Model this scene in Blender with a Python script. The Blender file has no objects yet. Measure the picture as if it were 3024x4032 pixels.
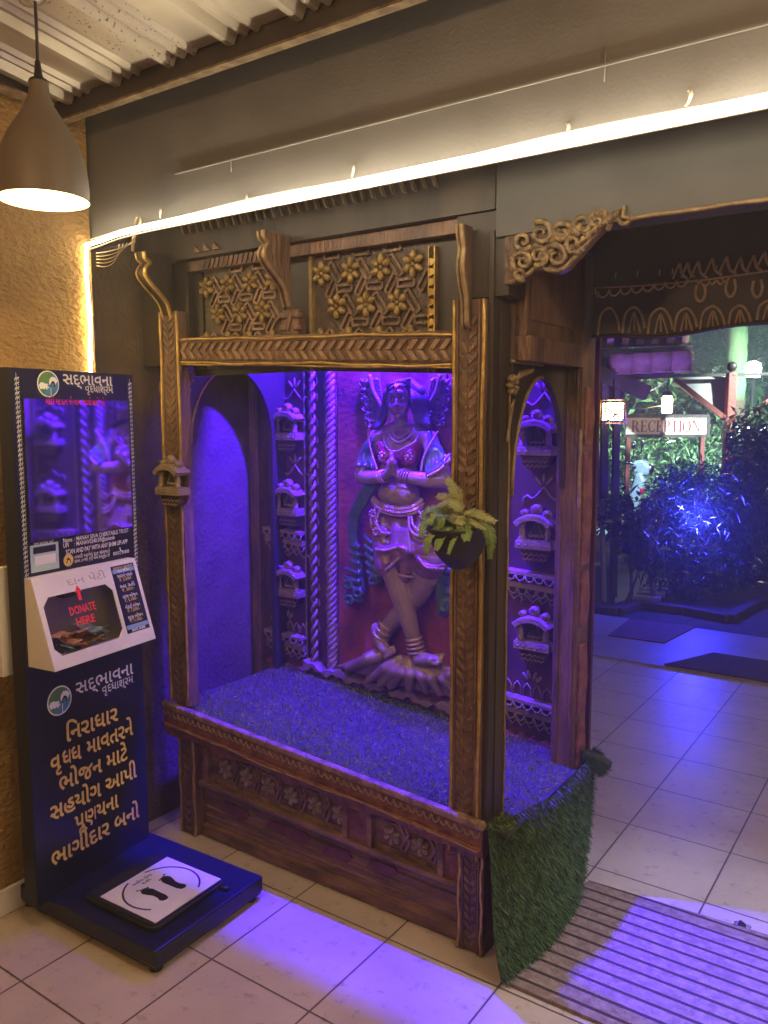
import bpy, bmesh, math, random
import numpy as np
from mathutils import Vector, Matrix
random.seed(7); rng = np.random.default_rng(7)
SC = bpy.context.scene; COL = SC.collection
# ------------------------------------------------------------------ camera
YAW, PITCH, ROLL, FPX, EYE = math.radians(-34.8357), math.radians(6.5804), math.radians(0.0782), 1760.876/1659*3024, 1.55
_f = Vector((math.sin(YAW)*math.cos(PITCH), math.cos(YAW)*math.cos(PITCH), -math.sin(PITCH)))
_r = Vector((math.cos(YAW), -math.sin(YAW), 0)); _d = _f.cross(_r)
_r, _d = _r*math.cos(ROLL)+_d*math.sin(ROLL), _d*math.cos(ROLL)-_r*math.sin(ROLL)
cam = bpy.data.cameras.new('camera'); cam_o = bpy.data.objects.new('camera', cam); COL.objects.link(cam_o)
cam_o.matrix_world = Matrix(((_r.x, -_d.x, -_f.x, 0), (_r.y, -_d.y, -_f.y, 0), (_r.z, -_d.z, -_f.z, EYE), (0, 0, 0, 1)))
cam.sensor_fit = 'VERTICAL'; cam.sensor_height = 36; cam.lens = 36*FPX/4032; cam.clip_start = .05; cam.clip_end = 500
SC.camera = cam_o
# ------------------------------------------------------------------ world, light, exposure (night)
W = bpy.data.worlds.new('World'); SC.world = W; W.use_nodes = True
_n = W.node_tree.nodes; _bg = _n['Background']; _sky = _n.new('ShaderNodeTexSky'); _sky.sky_type = 'NISHITA'
_sky.sun_disc = False; _sky.sun_elevation = math.radians(-3); _sky.sun_rotation = math.radians(200)
W.node_tree.links.new(_sky.outputs[0], _bg.inputs[0]); _bg.inputs[1].default_value = 0.05
SC.view_settings.view_transform = 'Standard'; SC.view_settings.look = 'None'; SC.view_settings.exposure = 1.5; SC.view_settings.gamma = 1
HAZE = .022
SC.cycles.volume_bounces = 0; SC.cycles.use_denoising = True; SC.cycles.max_bounces = 8; SC.cycles.sample_clamp_indirect = 4
def lamp(name, kind, loc, energy, color, size=.05, target=None, cone=None, blend=.3):
    l = bpy.data.lights.new(name, kind); o = bpy.data.objects.new(name, l); COL.objects.link(o)
    l.energy = energy; l.color = color; o.location = loc
    if kind == 'AREA': l.shape = 'RECTANGLE'; l.size, l.size_y = size
    else: l.shadow_soft_size = size
    if cone: l.spot_size = math.radians(cone); l.spot_blend = blend
    if target is not None: o.rotation_euler = (Vector(target)-Vector(loc)).to_track_quat('-Z', 'Y').to_euler()
    return o
BLUE = (.045, .006, 1.0)
WARM = (1.0, .60, .28)
lamp('shrine_blue_lamp', 'SPOT', (-1.66, 2.20, 2.27), 330, BLUE, .02, (-1.42, 1.62, 0), 74, .35)
lamp('shrine_back_lamp', 'POINT', (-1.70, 2.45, 2.26), 430, BLUE, .03)
lamp('pendant_bulb_light', 'POINT', (-1.7206, 1.13, 2.085), 16, (1, .70, .33), .03)
lamp('walkway_lamp_light', 'POINT', (-.9, -.55, 2.3), 16, WARM, .08)
lamp('hall_lamp_light', 'POINT', (.9, 1.2, 2.35), 17, (1, .68, .40), .08)
lamp('unseen_right_lamp', 'POINT', (2.3, 3.6, 2.6), 55, (1, .78, .55), .2)  # unseen lamp off to the right, brightening the floor there
lamp('entrance_spot', 'SPOT', (.75, 2.0, 2.0), 70, (.55, .62, 1), .04, (-.32, 2.25, 0), 40, .6)
lamp('garden_flood', 'SPOT', (1.2, 8.6, 3.4), 2400, (.80, 1, .95), .12, (-3.4, 11.6, .75), 44, .4)
lamp('garden_blue_lamp', 'POINT', (-1.70, 7.02, .74), 48, (.03, .03, 1), .05)
lamp('parking_flood', 'SPOT', (-.9, 6.9, 3.2), 420, (.85, .95, 1), .08, (-3.0, 8.4, .9), 20, .5)
lamp('hut_violet_lamp', 'SPOT', (-1.75, 6.0, .5), 130, (.22, .10, 1), .05, (-2.25, 7.1, 2.2), 34, .5)
lamp('palm_green_lamp', 'SPOT', (-2.1, 11.6, 1.6), 260, (.02, 1, .28), .06, (-2.516, 12.1, 2.45), 60, .5)
# ------------------------------------------------------------------ photo pixel -> point on a plane
def ray(u, v):
    return _r*((u-1512)/FPX) + _d*((v-2016)/FPX) + _f
def at(u, v, Y): d = ray(u, v); return Vector((0, 0, EYE)) + d*(Y/d.y)
def atx(u, v, X): d = ray(u, v); return Vector((0, 0, EYE)) + d*(X/d.x)
def atz(u, v, z=0): d = ray(u, v); return Vector((0, 0, EYE)) + d*((z-EYE)/d.z)
def atd(u, v, D): return Vector((0, 0, EYE)) + ray(u, v)*D          # D metres along the viewing axis
# ------------------------------------------------------------------ materials
def mat(name, c1, c2=None, scale=8, rough=.6, bump=0, metal=0, spec=.5, stretch=(1, 1, 1), detail=4, emit=None, estr=0, bscale=None, lo=.35, hi=.65, coat=0):
    m = bpy.data.materials.new(name); m.use_nodes = True; nt = m.node_tree; b = nt.nodes['Principled BSDF']
    b.inputs['Base Color'].default_value = (*c1, 1); b.inputs['Roughness'].default_value = rough
    b.inputs['Metallic'].default_value = metal; b.inputs['Specular IOR Level'].default_value = spec
    b.inputs['Coat Weight'].default_value = coat
    if c2 or bump:
        tc = nt.nodes.new('ShaderNodeTexCoord'); mp = nt.nodes.new('ShaderNodeMapping'); mp.inputs['Scale'].default_value = stretch
        nt.links.new(tc.outputs['Object'], mp.inputs[0])
        def noise(s):
            n = nt.nodes.new('ShaderNodeTexNoise'); n.inputs['Scale'].default_value = s; n.inputs['Detail'].default_value = detail
            nt.links.new(mp.outputs[0], n.inputs['Vector']); return n
        if c2:
            n = noise(scale); r = nt.nodes.new('ShaderNodeValToRGB')
            r.color_ramp.elements[0].position = lo; r.color_ramp.elements[1].position = hi
            r.color_ramp.elements[0].color = (*c1, 1); r.color_ramp.elements[1].color = (*c2, 1)
            nt.links.new(n.outputs['Fac'], r.inputs[0]); nt.links.new(r.outputs[0], b.inputs['Base Color'])
        if bump:
            n2 = noise(bscale or scale*3); bp = nt.nodes.new('ShaderNodeBump'); bp.inputs['Strength'].default_value = min(1, bump)
            bp.inputs['Distance'].default_value = .01*max(1, bump)
            nt.links.new(n2.outputs['Fac'], bp.inputs['Height']); nt.links.new(bp.outputs[0], b.inputs['Normal'])
    if emit: b.inputs['Emission Color'].default_value = (*emit, 1); b.inputs['Emission Strength'].default_value = estr
    return m
M = {}
M['wood'] = mat('carved_wood', (.075, .037, .022), (.20, .105, .058), 18, .45, 1, stretch=(1, 1, .25), bscale=75, detail=9)
M['wood_light'] = mat('worn_wood', (.14, .075, .042), (.33, .20, .12), 26, .48, 1, stretch=(1, 1, .5), bscale=90, detail=9)
M['wood_mid'] = mat('carved_wood_raised', (.085, .045, .024), (.22, .125, .07), 34, .42, 1, stretch=(1, 1, .5), bscale=120, detail=9)
M['wood_base'] = mat('worn_base_wood', (.11, .055, .036), (.30, .17, .11), 20, .5, 1, stretch=(.35, 1, 1.2), bscale=80, detail=9)
M['sand_pale'] = mat('pale_worn_rosette', (.40, .32, .24), (.26, .18, .12), 50, .55, .5)
M['wood_red'] = mat('red_stained_wood', (.13, .036, .028), (.26, .10, .06), 24, .45, .9, bscale=90, detail=9)
M['wood_dark'] = mat('dark_wood', (.022, .014, .010), (.05, .032, .02), 10, .5, .3, stretch=(1, 1, .2))
M['gold'] = mat('gold_paint', (.55, .36, .10), (.36, .22, .06), 30, .32, .3, metal=.55, bscale=80)
M['gold_dull'] = mat('dull_gold_paint', (.33, .22, .10), (.20, .13, .06), 40, .5, .3, metal=.25)
M['gold_pale'] = mat('pale_gold_outline', (.60, .45, .26), (.44, .32, .17), 40, .5)
M['carved_gilt'] = mat('worn_gilt_carving', (.10, .065, .035), (.30, .20, .09), 60, .45, .6, metal=.2, bscale=120)
M['sand'] = mat('terracotta_paint', (.21, .145, .085), (.30, .21, .125), 40, .5, .4, bscale=120)
M['gold_flower'] = mat('aged_gold_flower', (.34, .22, .07), (.22, .14, .05), 50, .45, .4, metal=.3, bscale=120)
M['lattice_back'] = mat('lattice_ground', (.045, .028, .017), (.085, .052, .032), 20, .5, .5)
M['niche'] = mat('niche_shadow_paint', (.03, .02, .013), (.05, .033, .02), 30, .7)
M['maroon'] = mat('maroon_panel', (.10, .03, .035), (.06, .02, .025), 6, .45, .3)
M['maroon_old'] = mat('worn_maroon_paint', (.11, .022, .04), (.16, .05, .06), 25, .6, .4)
M['redpanel'] = mat('red_orange_panel', (.34, .075, .04), (.13, .03, .03), 7, .38, .4, bscale=50, detail=6)
M['plaster_ochre'] = mat('ochre_plaster', (.40, .235, .072), (.32, .185, .055), 7, .75, 1.9, bscale=48, stretch=(1, 1, 1.8))
M['plaster_dark'] = mat('brown_plaster', (.115, .078, .048), (.085, .055, .034), 9, .7, .7, bscale=55)
M['plaster_dark2'] = mat('brown_plaster_rough', (.30, .25, .18), (.22, .18, .13), 9, .6, .35, bscale=60, stretch=(1, 1, 2))
M['fascia'] = mat('grey_brown_fascia', (.20, .192, .185), (.165, .158, .15), 4, .62, .08, bscale=120)
M['seam'] = mat('seam_paint', (.235, .225, .21), rough=.6)
M['steel'] = mat('brown_steel', (.085, .066, .05), (.06, .045, .035), 12, .5, .2)
M['steel_edge'] = mat('lit_steel_edge', (.36, .27, .15), (.16, .11, .06), 30, .45, .3, metal=.3)  # lighter gold tone; light along the lower flange put into the colour
M['tin'] = mat('tin_sheet', (.50, .45, .35), (.40, .35, .26), 6, .36, .1, metal=.5)
M['tin_spot'] = mat('speckled_tin', (.12, .09, .06), (.52, .47, .37), 95, .4, .1, metal=.3, lo=.33, hi=.39)
M['taupe'] = mat('taupe_lamp_enamel', (.17, .135, .10), None, rough=.5, bump=.06, bscale=200)
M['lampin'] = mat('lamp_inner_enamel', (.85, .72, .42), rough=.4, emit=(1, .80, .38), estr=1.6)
M['bulb'] = mat('lit_bulb', (1, .9, .7), emit=(1, .88, .6), estr=18)
M['led'] = mat('lit_led_strip', (1, .9, .7), emit=(1, .85, .60), estr=10)
M['ledv'] = mat('lit_led_strip_yellow', (1, .9, .6), emit=(1, .74, .30), estr=11)
M['led_case'] = mat('clear_led_sleeve', (.7, .62, .48), rough=.3)
M['cable'] = mat('black_cable', (.02, .018, .016), rough=.45)
M['cable_w'] = mat('grey_cable', (.32, .28, .24), rough=.5)
M['string'] = mat('jute_string', (.5, .4, .25), rough=.9)
M['navy'] = mat('navy_laminate', (.007, .009, .032), rough=.33, bump=.03, bscale=150)
M['navy_side'] = mat('dark_navy_edge', (.012, .014, .026), rough=.5, bump=.1, bscale=90)
M['white'] = mat('white_powdercoat', (.78, .74, .74), (.72, .68, .68), 8, .4, .05, bscale=200)
M['white_ink'] = mat('white_print', (.78, .78, .78), rough=.5)
M['grey_ink'] = mat('faint_pencil', (.42, .38, .37), rough=.6)
M['gold_ink'] = mat('yellow_print', (.80, .58, .16), (.70, .48, .12), 40, .45)
M['red_ink'] = mat('red_print', (.85, .035, .03), rough=.5)
M['maroon_ink'] = mat('maroon_letters', (.16, .004, .007), rough=.5)
M['black'] = mat('black_rubber', (.012, .011, .012), rough=.55)
M['mirror'] = mat('mirror_screen', (.62, .60, .64), rough=.05, metal=1)
M['steel_lining'] = mat('brushed_lining', (.42, .40, .40), (.36, .34, .34), 10, .25, metal=.6)
M['glass_dark'] = mat('smoky_window', (.10, .09, .10), rough=.12, spec=.6)
M['pale_green'] = mat('pale_green_sticker', (.48, .60, .46), (.40, .56, .58), 3, .5)
M['sky_ink'] = mat('light_blue_print', (.22, .36, .60), rough=.5)
M['logo_green'] = mat('logo_green', (.10, .25, .07), (.07, .18, .09), 30, .5)
M['logo_blue'] = mat('logo_blue', (.05, .17, .42), (.07, .24, .40), 30, .5)
M['note1'] = mat('brown_banknote', (.42, .24, .10), (.28, .14, .07), 60, .7)
M['note2'] = mat('green_banknote', (.18, .27, .22), (.10, .17, .15), 60, .7)
M['note3'] = mat('orange_banknote', (.55, .30, .12), (.36, .16, .10), 60, .7)
M['turf'] = mat('artificial_turf', (.045, .095, .018), (.085, .15, .03), 30, .55)
M['turf_deck'] = mat('artificial_turf_lit', (.19, .23, .025), (.27, .31, .038), 30, .5)  # paler copy of the turf; warm light on the deck put into the colour
M['turf_back'] = mat('turf_backing', (.02, .035, .012), (.035, .05, .015), 40, .8)
M['fern'] = mat('fern_green', (.13, .24, .06), (.22, .30, .09), 30, .5)
M['fern2'] = mat('fern_yellow', (.34, .33, .13), (.24, .26, .09), 30, .5)
M['leaf'] = mat('garden_leaf', (.035, .07, .020), (.055, .10, .028), 9, .24, spec=.9)
M['leaf2'] = mat('garden_leaf_dark', (.012, .026, .008), (.024, .045, .013), 9, .24, spec=.9)
M['leafpale'] = mat('hedge_leaf', (.12, .26, .10), (.20, .34, .13), 9, .4)
M['bark'] = mat('bark', (.10, .07, .045), (.17, .12, .08), 18, .8, 1, stretch=(1, 1, 4))
M['skin'] = mat('painted_statue_skin', (.30, .205, .095), (.24, .155, .07), 18, .34, .25, bscale=60, coat=.1)
M['hair'] = mat('painted_statue_hair', (.10, .07, .06), (.06, .04, .035), 40, .4, .4, stretch=(3, 3, 1))
M['blouse'] = mat('painted_red_blouse', (.24, .02, .02), (.16, .012, .02), 20, .3, coat=.3)
M['scarf'] = mat('painted_green_scarf', (.07, .13, .055), (.035, .075, .03), 26, .3, coat=.3)
M['skirt'] = mat('painted_copper_drape', (.25, .125, .075), (.17, .07, .055), 24, .28, .2, coat=.3)
M['jewel'] = mat('painted_jewellery', (.50, .33, .16), (.36, .22, .12), 40, .28, metal=.35, coat=.2)
M['lips'] = mat('painted_lips', (.35, .03, .03), rough=.3)
M['eye'] = mat('painted_eye_white', (.6, .55, .48), rough=.25)
M['rock'] = mat('painted_gold_rock', (.32, .22, .10), (.22, .14, .055), 12, .35, .3, metal=.15)
M['halo'] = mat('painted_halo', (.27, .19, .13), (.19, .125, .09), 30, .4)
M['scoot'] = mat('pale_blue_scooter_paint', (.35, .55, .62), rough=.2, coat=.5)
M['redlens'] = mat('red_lens', (.6, .02, .02), rough=.2)
M['chrome'] = mat('chrome', (.6, .6, .6), rough=.15, metal=1)
M['redwood'] = mat('red_painted_timber', (.23, .05, .03), (.15, .035, .025), 12, .5, .3)
M['tile_clay'] = mat('clay_tile', (.35, .22, .17), (.26, .15, .12), 14, .6, .3)
M['bamboo'] = mat('bamboo_wicker', (.42, .28, .13), (.28, .17, .08), 20, .55)
M['lantern'] = mat('lit_lantern', (1, .8, .5), emit=(1, .74, .36), estr=9)
M['flood'] = mat('lit_flood_lamp', (.9, 1, 1), emit=(.75, 1, 1), estr=40)
M['signwhite'] = mat('lit_sign_panel', (.62, .56, .54), (.54, .49, .48), 3, .5)
M['lintel'] = mat('dark_grey_lintel_paint', (.085, .08, .075), (.065, .06, .056), 6, .6, .1)
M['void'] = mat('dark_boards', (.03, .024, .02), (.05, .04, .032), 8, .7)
M['stone'] = mat('kerb_stone', (.22, .17, .15), (.30, .24, .21), 9, .7, .4)
M['soil'] = mat('soil', (.05, .035, .022), (.08, .058, .035), 14, .9, .8)
M['slab'] = mat('paving_slab', (.26, .21, .19), (.34, .28, .25), 3, .5, .2)
M['cloth'] = mat('denim_cloth', (.12, .16, .24), (.18, .22, .30), 20, .9)
def ribmat(name, c1, c2, period, axis=1, rough=.9):
    m = mat(name, c1, c2, 45, rough, .6, bscale=160); nt = m.node_tree; b = nt.nodes['Principled BSDF']
    src = b.inputs['Base Color'].links[0].from_socket
    tc = nt.nodes.new('ShaderNodeTexCoord'); sp = nt.nodes.new('ShaderNodeSeparateXYZ'); nt.links.new(tc.outputs['Object'], sp.inputs[0])
    md = nt.nodes.new('ShaderNodeMath'); md.operation = 'MODULO'; ad = nt.nodes.new('ShaderNodeMath'); ad.operation = 'ADD'; ad.inputs[1].default_value = 50*period
    nt.links.new(sp.outputs[axis], ad.inputs[0]); nt.links.new(ad.outputs[0], md.inputs[0]); md.inputs[1].default_value = period
    lt = nt.nodes.new('ShaderNodeMath'); lt.operation = 'LESS_THAN'; nt.links.new(md.outputs[0], lt.inputs[0]); lt.inputs[1].default_value = period*.22
    mx = nt.nodes.new('ShaderNodeMixRGB'); nt.links.new(lt.outputs[0], mx.inputs[0]); nt.links.new(src, mx.inputs[1]); mx.inputs[2].default_value = (c1[0]*.28, c1[1]*.24, c1[2]*.24, 1)
    nt.links.new(mx.outputs[0], b.inputs['Base Color']); return m
M['mat_rib'] = ribmat('ribbed_coir', (.20, .135, .105), (.30, .22, .175), .052)
M['mat_rib2'] = ribmat('ribbed_brown_rubber', (.055, .032, .022), (.09, .055, .04), .028)
M['mat_red'] = mat('red_mat', (.16, .05, .045), (.10, .04, .04), 14, .8, .4)
def tilemat():
    m = bpy.data.materials.new('glazed_floor_tile'); m.use_nodes = True; nt = m.node_tree; b = nt.nodes['Principled BSDF']
    tc = nt.nodes.new('ShaderNodeTexCoord'); mp = nt.nodes.new('ShaderNodeMapping'); nt.links.new(tc.outputs['Object'], mp.inputs[0])
    mp.inputs['Location'].default_value = (.927+.366*20, -1.511+.366*20, 0)
    br = nt.nodes.new('ShaderNodeTexBrick'); br.offset = 0; br.inputs['Scale'].default_value = 1; br.inputs['Brick Width'].default_value = .366; br.inputs['Row Height'].default_value = .366
    br.inputs['Mortar Size'].default_value = .0035; br.inputs['Mortar Smooth'].default_value = .3; br.inputs['Bias'].default_value = 0
    br.inputs['Color1'].default_value = (.56, .465, .385, 1); br.inputs['Color2'].default_value = (.515, .425, .35, 1); br.inputs['Mortar'].default_value = (.13, .09, .06, 1)
    nt.links.new(mp.outputs[0], br.inputs['Vector'])
    n = nt.nodes.new('ShaderNodeTexNoise'); n.inputs['Scale'].default_value = 5; n.inputs['Detail'].default_value = 6; nt.links.new(tc.outputs['Object'], n.inputs['Vector'])
    mx = nt.nodes.new('ShaderNodeMixRGB'); mx.blend_type = 'MULTIPLY'; mx.inputs[0].default_value = .35
    nt.links.new(br.outputs[0], mx.inputs[1]); nt.links.new(n.outputs['Color'], mx.inputs[2])
    rp = nt.nodes.new('ShaderNodeValToRGB'); rp.color_ramp.elements[0].color = (.72, .70, .68, 1); rp.color_ramp.elements[0].position = .3; rp.color_ramp.elements[1].position = .7
    nt.links.new(n.outputs['Fac'], rp.inputs[0]); nt.links.new(rp.outputs[0], mx.inputs[2]); mx.inputs[0].default_value = .6
    nt.links.new(mx.outputs[0], b.inputs['Base Color'])
    n3 = nt.nodes.new('ShaderNodeTexNoise'); n3.inputs['Scale'].default_value = 23; n3.inputs['Detail'].default_value = 9; n3.inputs['Roughness'].default_value = .7; nt.links.new(tc.outputs['Object'], n3.inputs['Vector'])
    r3 = nt.nodes.new('ShaderNodeValToRGB'); r3.color_ramp.elements[0].position = .30; r3.color_ramp.elements[0].color = (.45, .40, .36, 1); r3.color_ramp.elements[1].position = .44; nt.links.new(n3.outputs['Fac'], r3.inputs[0])
    m3 = nt.nodes.new('ShaderNodeMixRGB'); m3.blend_type = 'MULTIPLY'; m3.inputs[0].default_value = .8; nt.links.new(mx.outputs[0], m3.inputs[1]); nt.links.new(r3.outputs[0], m3.inputs[2]); mx = m3
    nt.links.new(mx.outputs[0], b.inputs['Base Color'])
    mr = nt.nodes.new('ShaderNodeMapRange'); mr.inputs[3].default_value = .34; mr.inputs[4].default_value = .46; nt.links.new(n.outputs['Fac'], mr.inputs[0]); nt.links.new(mr.outputs[0], b.inputs['Roughness'])
    bp = nt.nodes.new('ShaderNodeBump'); bp.inputs['Strength'].default_value = .5; bp.inputs['Distance'].default_value = .003; bp.invert = True
    nt.links.new(br.outputs['Fac'], bp.inputs['Height']); nt.links.new(bp.outputs[0], b.inputs['Normal'])
    b.inputs['Specular IOR Level'].default_value = .35
    return m
M['tile'] = tilemat()
# ------------------------------------------------------------------ mesh builder
PL = {'y': lambda a, b, d: (a, d, b), 'x': lambda a, b, d: (d, a, b), 'z': lambda a, b, d: (a, b, d)}
class MB:
    def __init__(s): s.v = []; s.f = []; s.mi = []; s.sm = []
    def add(s, vs, fs, mi=0, sm=False):
        o = len(s.v); s.v += [tuple(p) for p in vs]
        for f in fs: s.f.append([o+i for i in f]); s.mi.append(mi); s.sm.append(sm)
        return s
    def box(s, x0, x1, y0, y1, z0, z1, mi=0):
        x0, x1 = min(x0, x1), max(x0, x1); y0, y1 = min(y0, y1), max(y0, y1); z0, z1 = min(z0, z1), max(z0, z1)
        return s.add([(x, y, z) for z in (z0, z1) for x, y in ((x0, y0), (x1, y0), (x1, y1), (x0, y1))],
              [(0, 3, 2, 1), (4, 5, 6, 7), (0, 1, 5, 4), (1, 2, 6, 5), (2, 3, 7, 6), (3, 0, 4, 7)], mi)
    def obox(s, c, ax, ay, az, mi=0):           # oriented box from centre and three half-axes
        c, ax, ay, az = map(Vector, (c, ax, ay, az))
        return s.add([c+ax*i+ay*j+az*k for k in (-1, 1) for i, j in ((-1, -1), (1, -1), (1, 1), (-1, 1))],
              [(0, 3, 2, 1), (4, 5, 6, 7), (0, 1, 5, 4), (1, 2, 6, 5), (2, 3, 7, 6), (3, 0, 4, 7)], mi)
    def prism(s, poly, d0, d1, plane='y', mi=0, sm=False):
        P = PL[plane]; n = len(poly)
        fs = [tuple(range(n)), tuple(range(2*n-1, n-1, -1))] + [(i, i+n, (i+1) % n+n, (i+1) % n) for i in range(n)]
        return s.add([P(a, b, d0) for a, b in poly]+[P(a, b, d1) for a, b in poly], fs, mi, sm)
    def tube(s, pts, r, n=6, mi=0, closed=False, sm=True, flat=None):
        pts = [Vector(p) for p in pts]; m = len(pts); rr = r if hasattr(r, '__len__') else [r]*m
        vs = []; nrm = None
        for i, p in enumerate(pts):
            t = (pts[(i+1) % m]-pts[i-1]) if closed else (pts[min(i+1, m-1)]-pts[max(i-1, 0)])
            if t.length < 1e-9: t = Vector((0, 0, 1))
            t.normalize()
            if nrm is None: nrm = t.cross(Vector((.3, .9, .2)) if abs(t.y) < .9 else Vector((1, 0, 0)))
            nrm = (nrm - t*nrm.dot(t)); nrm = nrm.normalized() if nrm.length > 1e-6 else t.orthogonal().normalized()
            b = t.cross(nrm)
            for k in range(n):
                a = 2*math.pi*k/n; vs.append(p+(nrm*math.cos(a)+b*math.sin(a))*rr[i])
        fs = []
        for i in range(m if closed else m-1):
            j = (i+1) % m
            for k in range(n): fs.append((i*n+k, i*n+(k+1) % n, j*n+(k+1) % n, j*n+k))
        if not closed: fs += [tuple(range(n-1, -1, -1)), tuple(range((m-1)*n, m*n))]
        return s.add(vs, fs, mi, sm)
    def lathe(s, prof, c=(0, 0, 0), n=16, mi=0, sm=True, caps=True, ang=0):
        c = Vector(c); vs = []; m = len(prof)
        for r, z in prof:
            for k in range(n): a = 2*math.pi*k/n+ang; vs.append((c.x+r*math.cos(a), c.y+r*math.sin(a), c.z+z))
        fs = [(i*n+k, i*n+(k+1) % n, (i+1)*n+(k+1) % n, (i+1)*n+k) for i in range(m-1) for k in range(n)]
        if caps: fs += [tuple(range(n-1, -1, -1)), tuple(range((m-1)*n, m*n))]
        return s.add(vs, fs, mi, sm)
    def ell(s, c, r, n=10, m=7, mi=0, rot=None):
        c = Vector(c); r = r if hasattr(r, '__len__') else (r, r, r); vs = []
        for i in range(m+1):
            th = math.pi*i/m
            if i in (0, m): pts = [(0, 0, math.cos(th))]
            else: pts = [(math.sin(th)*math.cos(2*math.pi*k/n), math.sin(th)*math.sin(2*math.pi*k/n), math.cos(th)) for k in range(n)]
            for p in pts:
                q = Vector((p[0]*r[0], p[1]*r[1], p[2]*r[2])); q = rot @ q if rot else q; vs.append(c+q)
        fs = [(0, 1+k, 1+(k+1) % n) for k in range(n)]
        for i in range(m-2):
            a = 1+i*n
            fs += [(a+k, a+n+k, a+n+(k+1) % n, a+(k+1) % n) for k in range(n)]
        a = 1+(m-2)*n; fs += [(a+k, a+n, a+(k+1) % n) for k in range(n)]
        return s.add(vs, fs, mi, True)
    def cap(s, p, q, r0, r1=None, n=10, mi=0, k=4):  # closed tapered capsule, for remeshing
        r1 = r0 if r1 is None else r1; p, q = Vector(p), Vector(q); d = (q-p).normalized() if (q-p).length > 1e-6 else Vector((0, 0, 1))
        pts = []; rr = []
        for i in range(k+1): a = math.pi/2*(1-i/k); pts.append(p-d*r0*math.sin(a)); rr.append(max(1e-4, r0*math.cos(a)))
        for i in range(k+1): a = math.pi/2*i/k; pts.append(q+d*r1*math.sin(a)); rr.append(max(1e-4, r1*math.cos(a)))
        return s.tube(pts, rr, n, mi)
    def chain(s, pts, rr, n=10):
        for i in range(len(pts)-1): s.cap(pts[i], pts[i+1], rr[i], rr[i+1], n)
        return s
    def build(s, name, mats, parent=None, warp=None, bevel=0, remesh=0, smooth=3, smooth_angle=None):
        me = bpy.data.meshes.new(name)
        vs = [warp(p) for p in s.v] if warp else s.v
        me.from_pydata(vs, [], s.f)
        for m in (mats if isinstance(mats, (list, tuple)) else [mats]): me.materials.append(M[m])
        me.polygons.foreach_set('material_index', s.mi); me.polygons.foreach_set('use_smooth', s.sm)
        bm = bmesh.new(); bm.from_mesh(me); bmesh.ops.recalc_face_normals(bm, faces=bm.faces) if not getattr(s, 'open', False) else None
        bm.to_mesh(me); bm.free()
        o = bpy.data.objects.new(name, me); COL.objects.link(o)
        if remesh:
            r = o.modifiers.new('r', 'REMESH'); r.mode = 'VOXEL'; r.voxel_size = remesh; r.use_smooth_shade = True
            if smooth: q = o.modifiers.new('s', 'SMOOTH'); q.factor = .5; q.iterations = smooth
            dg = bpy.context.evaluated_depsgraph_get(); nm = bpy.data.meshes.new_from_object(o.evaluated_get(dg))
            o.modifiers.clear(); o.data = nm; nm.name = name; bpy.data.meshes.remove(me)
            nm.polygons.foreach_set('use_smooth', [True]*len(nm.polygons))
        if bevel:
            b = o.modifiers.new('bevel', 'BEVEL'); b.width = bevel; b.segments = 2; b.limit_method = 'ANGLE'; b.angle_limit = math.radians(50)
        if parent: o.parent = parent
        return o
def tag(o, label=None, cat=None, group=None, kind=None):
    for k, v in (('label', label), ('category', cat), ('group', group), ('kind', kind)):
        if v: o[k] = v
    return o
def thing(name, label, cat, group=None, loc=(0, 0, 0)):
    o = bpy.data.objects.new(name, None); COL.objects.link(o); o.empty_display_size = .05; o.location = loc
    return tag(o, label, cat, group)
def copy_tree(o, parent=None):
    c = o.copy(); COL.objects.link(c)
    if parent: c.parent = parent
    for ch in [x for x in o.children]: copy_tree(ch, c)
    return c
def bez(p0, p1, p2, n=10, p3=None):
    p0, p1, p2 = Vector(p0), Vector(p1), Vector(p2); out = []
    for i in range(n+1):
        t = i/n
        if p3 is None: out.append(p0*(1-t)**2+p1*2*t*(1-t)+p2*t*t)
        else: out.append(p0*(1-t)**3+p1*3*t*(1-t)**2+p2*3*t*t*(1-t)+Vector(p3)*t**3)
    return out
def spl(pts, n=6):                               # Catmull-Rom through points
    pts = [Vector(p) for p in pts]; q = [pts[0]*2-pts[1]]+pts+[pts[-1]*2-pts[-2]]; out = []
    for i in range(1, len(q)-2):
        a, b, c, d = q[i-1:i+3]
        for k in range(n):
            t = k/n; out.append(.5*((2*b)+(c-a)*t+(2*a-5*b+4*c-d)*t*t+(3*b-a-3*c+d)*t**3))
    return out+[pts[-1]]
def arc2(cx, cy, r, a0, a1, n=10):
    return [(cx+r*math.cos(a0+(a1-a0)*i/n), cy+r*math.sin(a0+(a1-a0)*i/n)) for i in range(n+1)]
# ------------------------------------------------------------------ lettering
_tc = {}
def glyphs(s, bold=0, half=0):
    key = (s, bold, half)
    if key in _tc: return _tc[key]
    c = bpy.data.curves.new('t', 'FONT'); c.body = s; c.offset = bold; c.resolution_u = 2
    o = bpy.data.objects.new('t', c); COL.objects.link(o)
    me = bpy.data.meshes.new_from_object(o.evaluated_get(bpy.context.evaluated_depsgraph_get()))
    bpy.data.objects.remove(o); bpy.data.curves.remove(c)
    if half:
        bm = bmesh.new(); bm.from_mesh(me); x1 = max(v.co.x for v in bm.verts)
        bmesh.ops.bisect_plane(bm, geom=bm.verts[:]+bm.edges[:]+bm.faces[:], plane_co=(x1-half, 0, 0), plane_no=(1, 0, 0), clear_outer=True)
        bm.to_mesh(me); bm.free()
    _tc[key] = ([tuple(v.co) for v in me.vertices], [tuple(p.vertices) for p in me.polygons]); return _tc[key]
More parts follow.
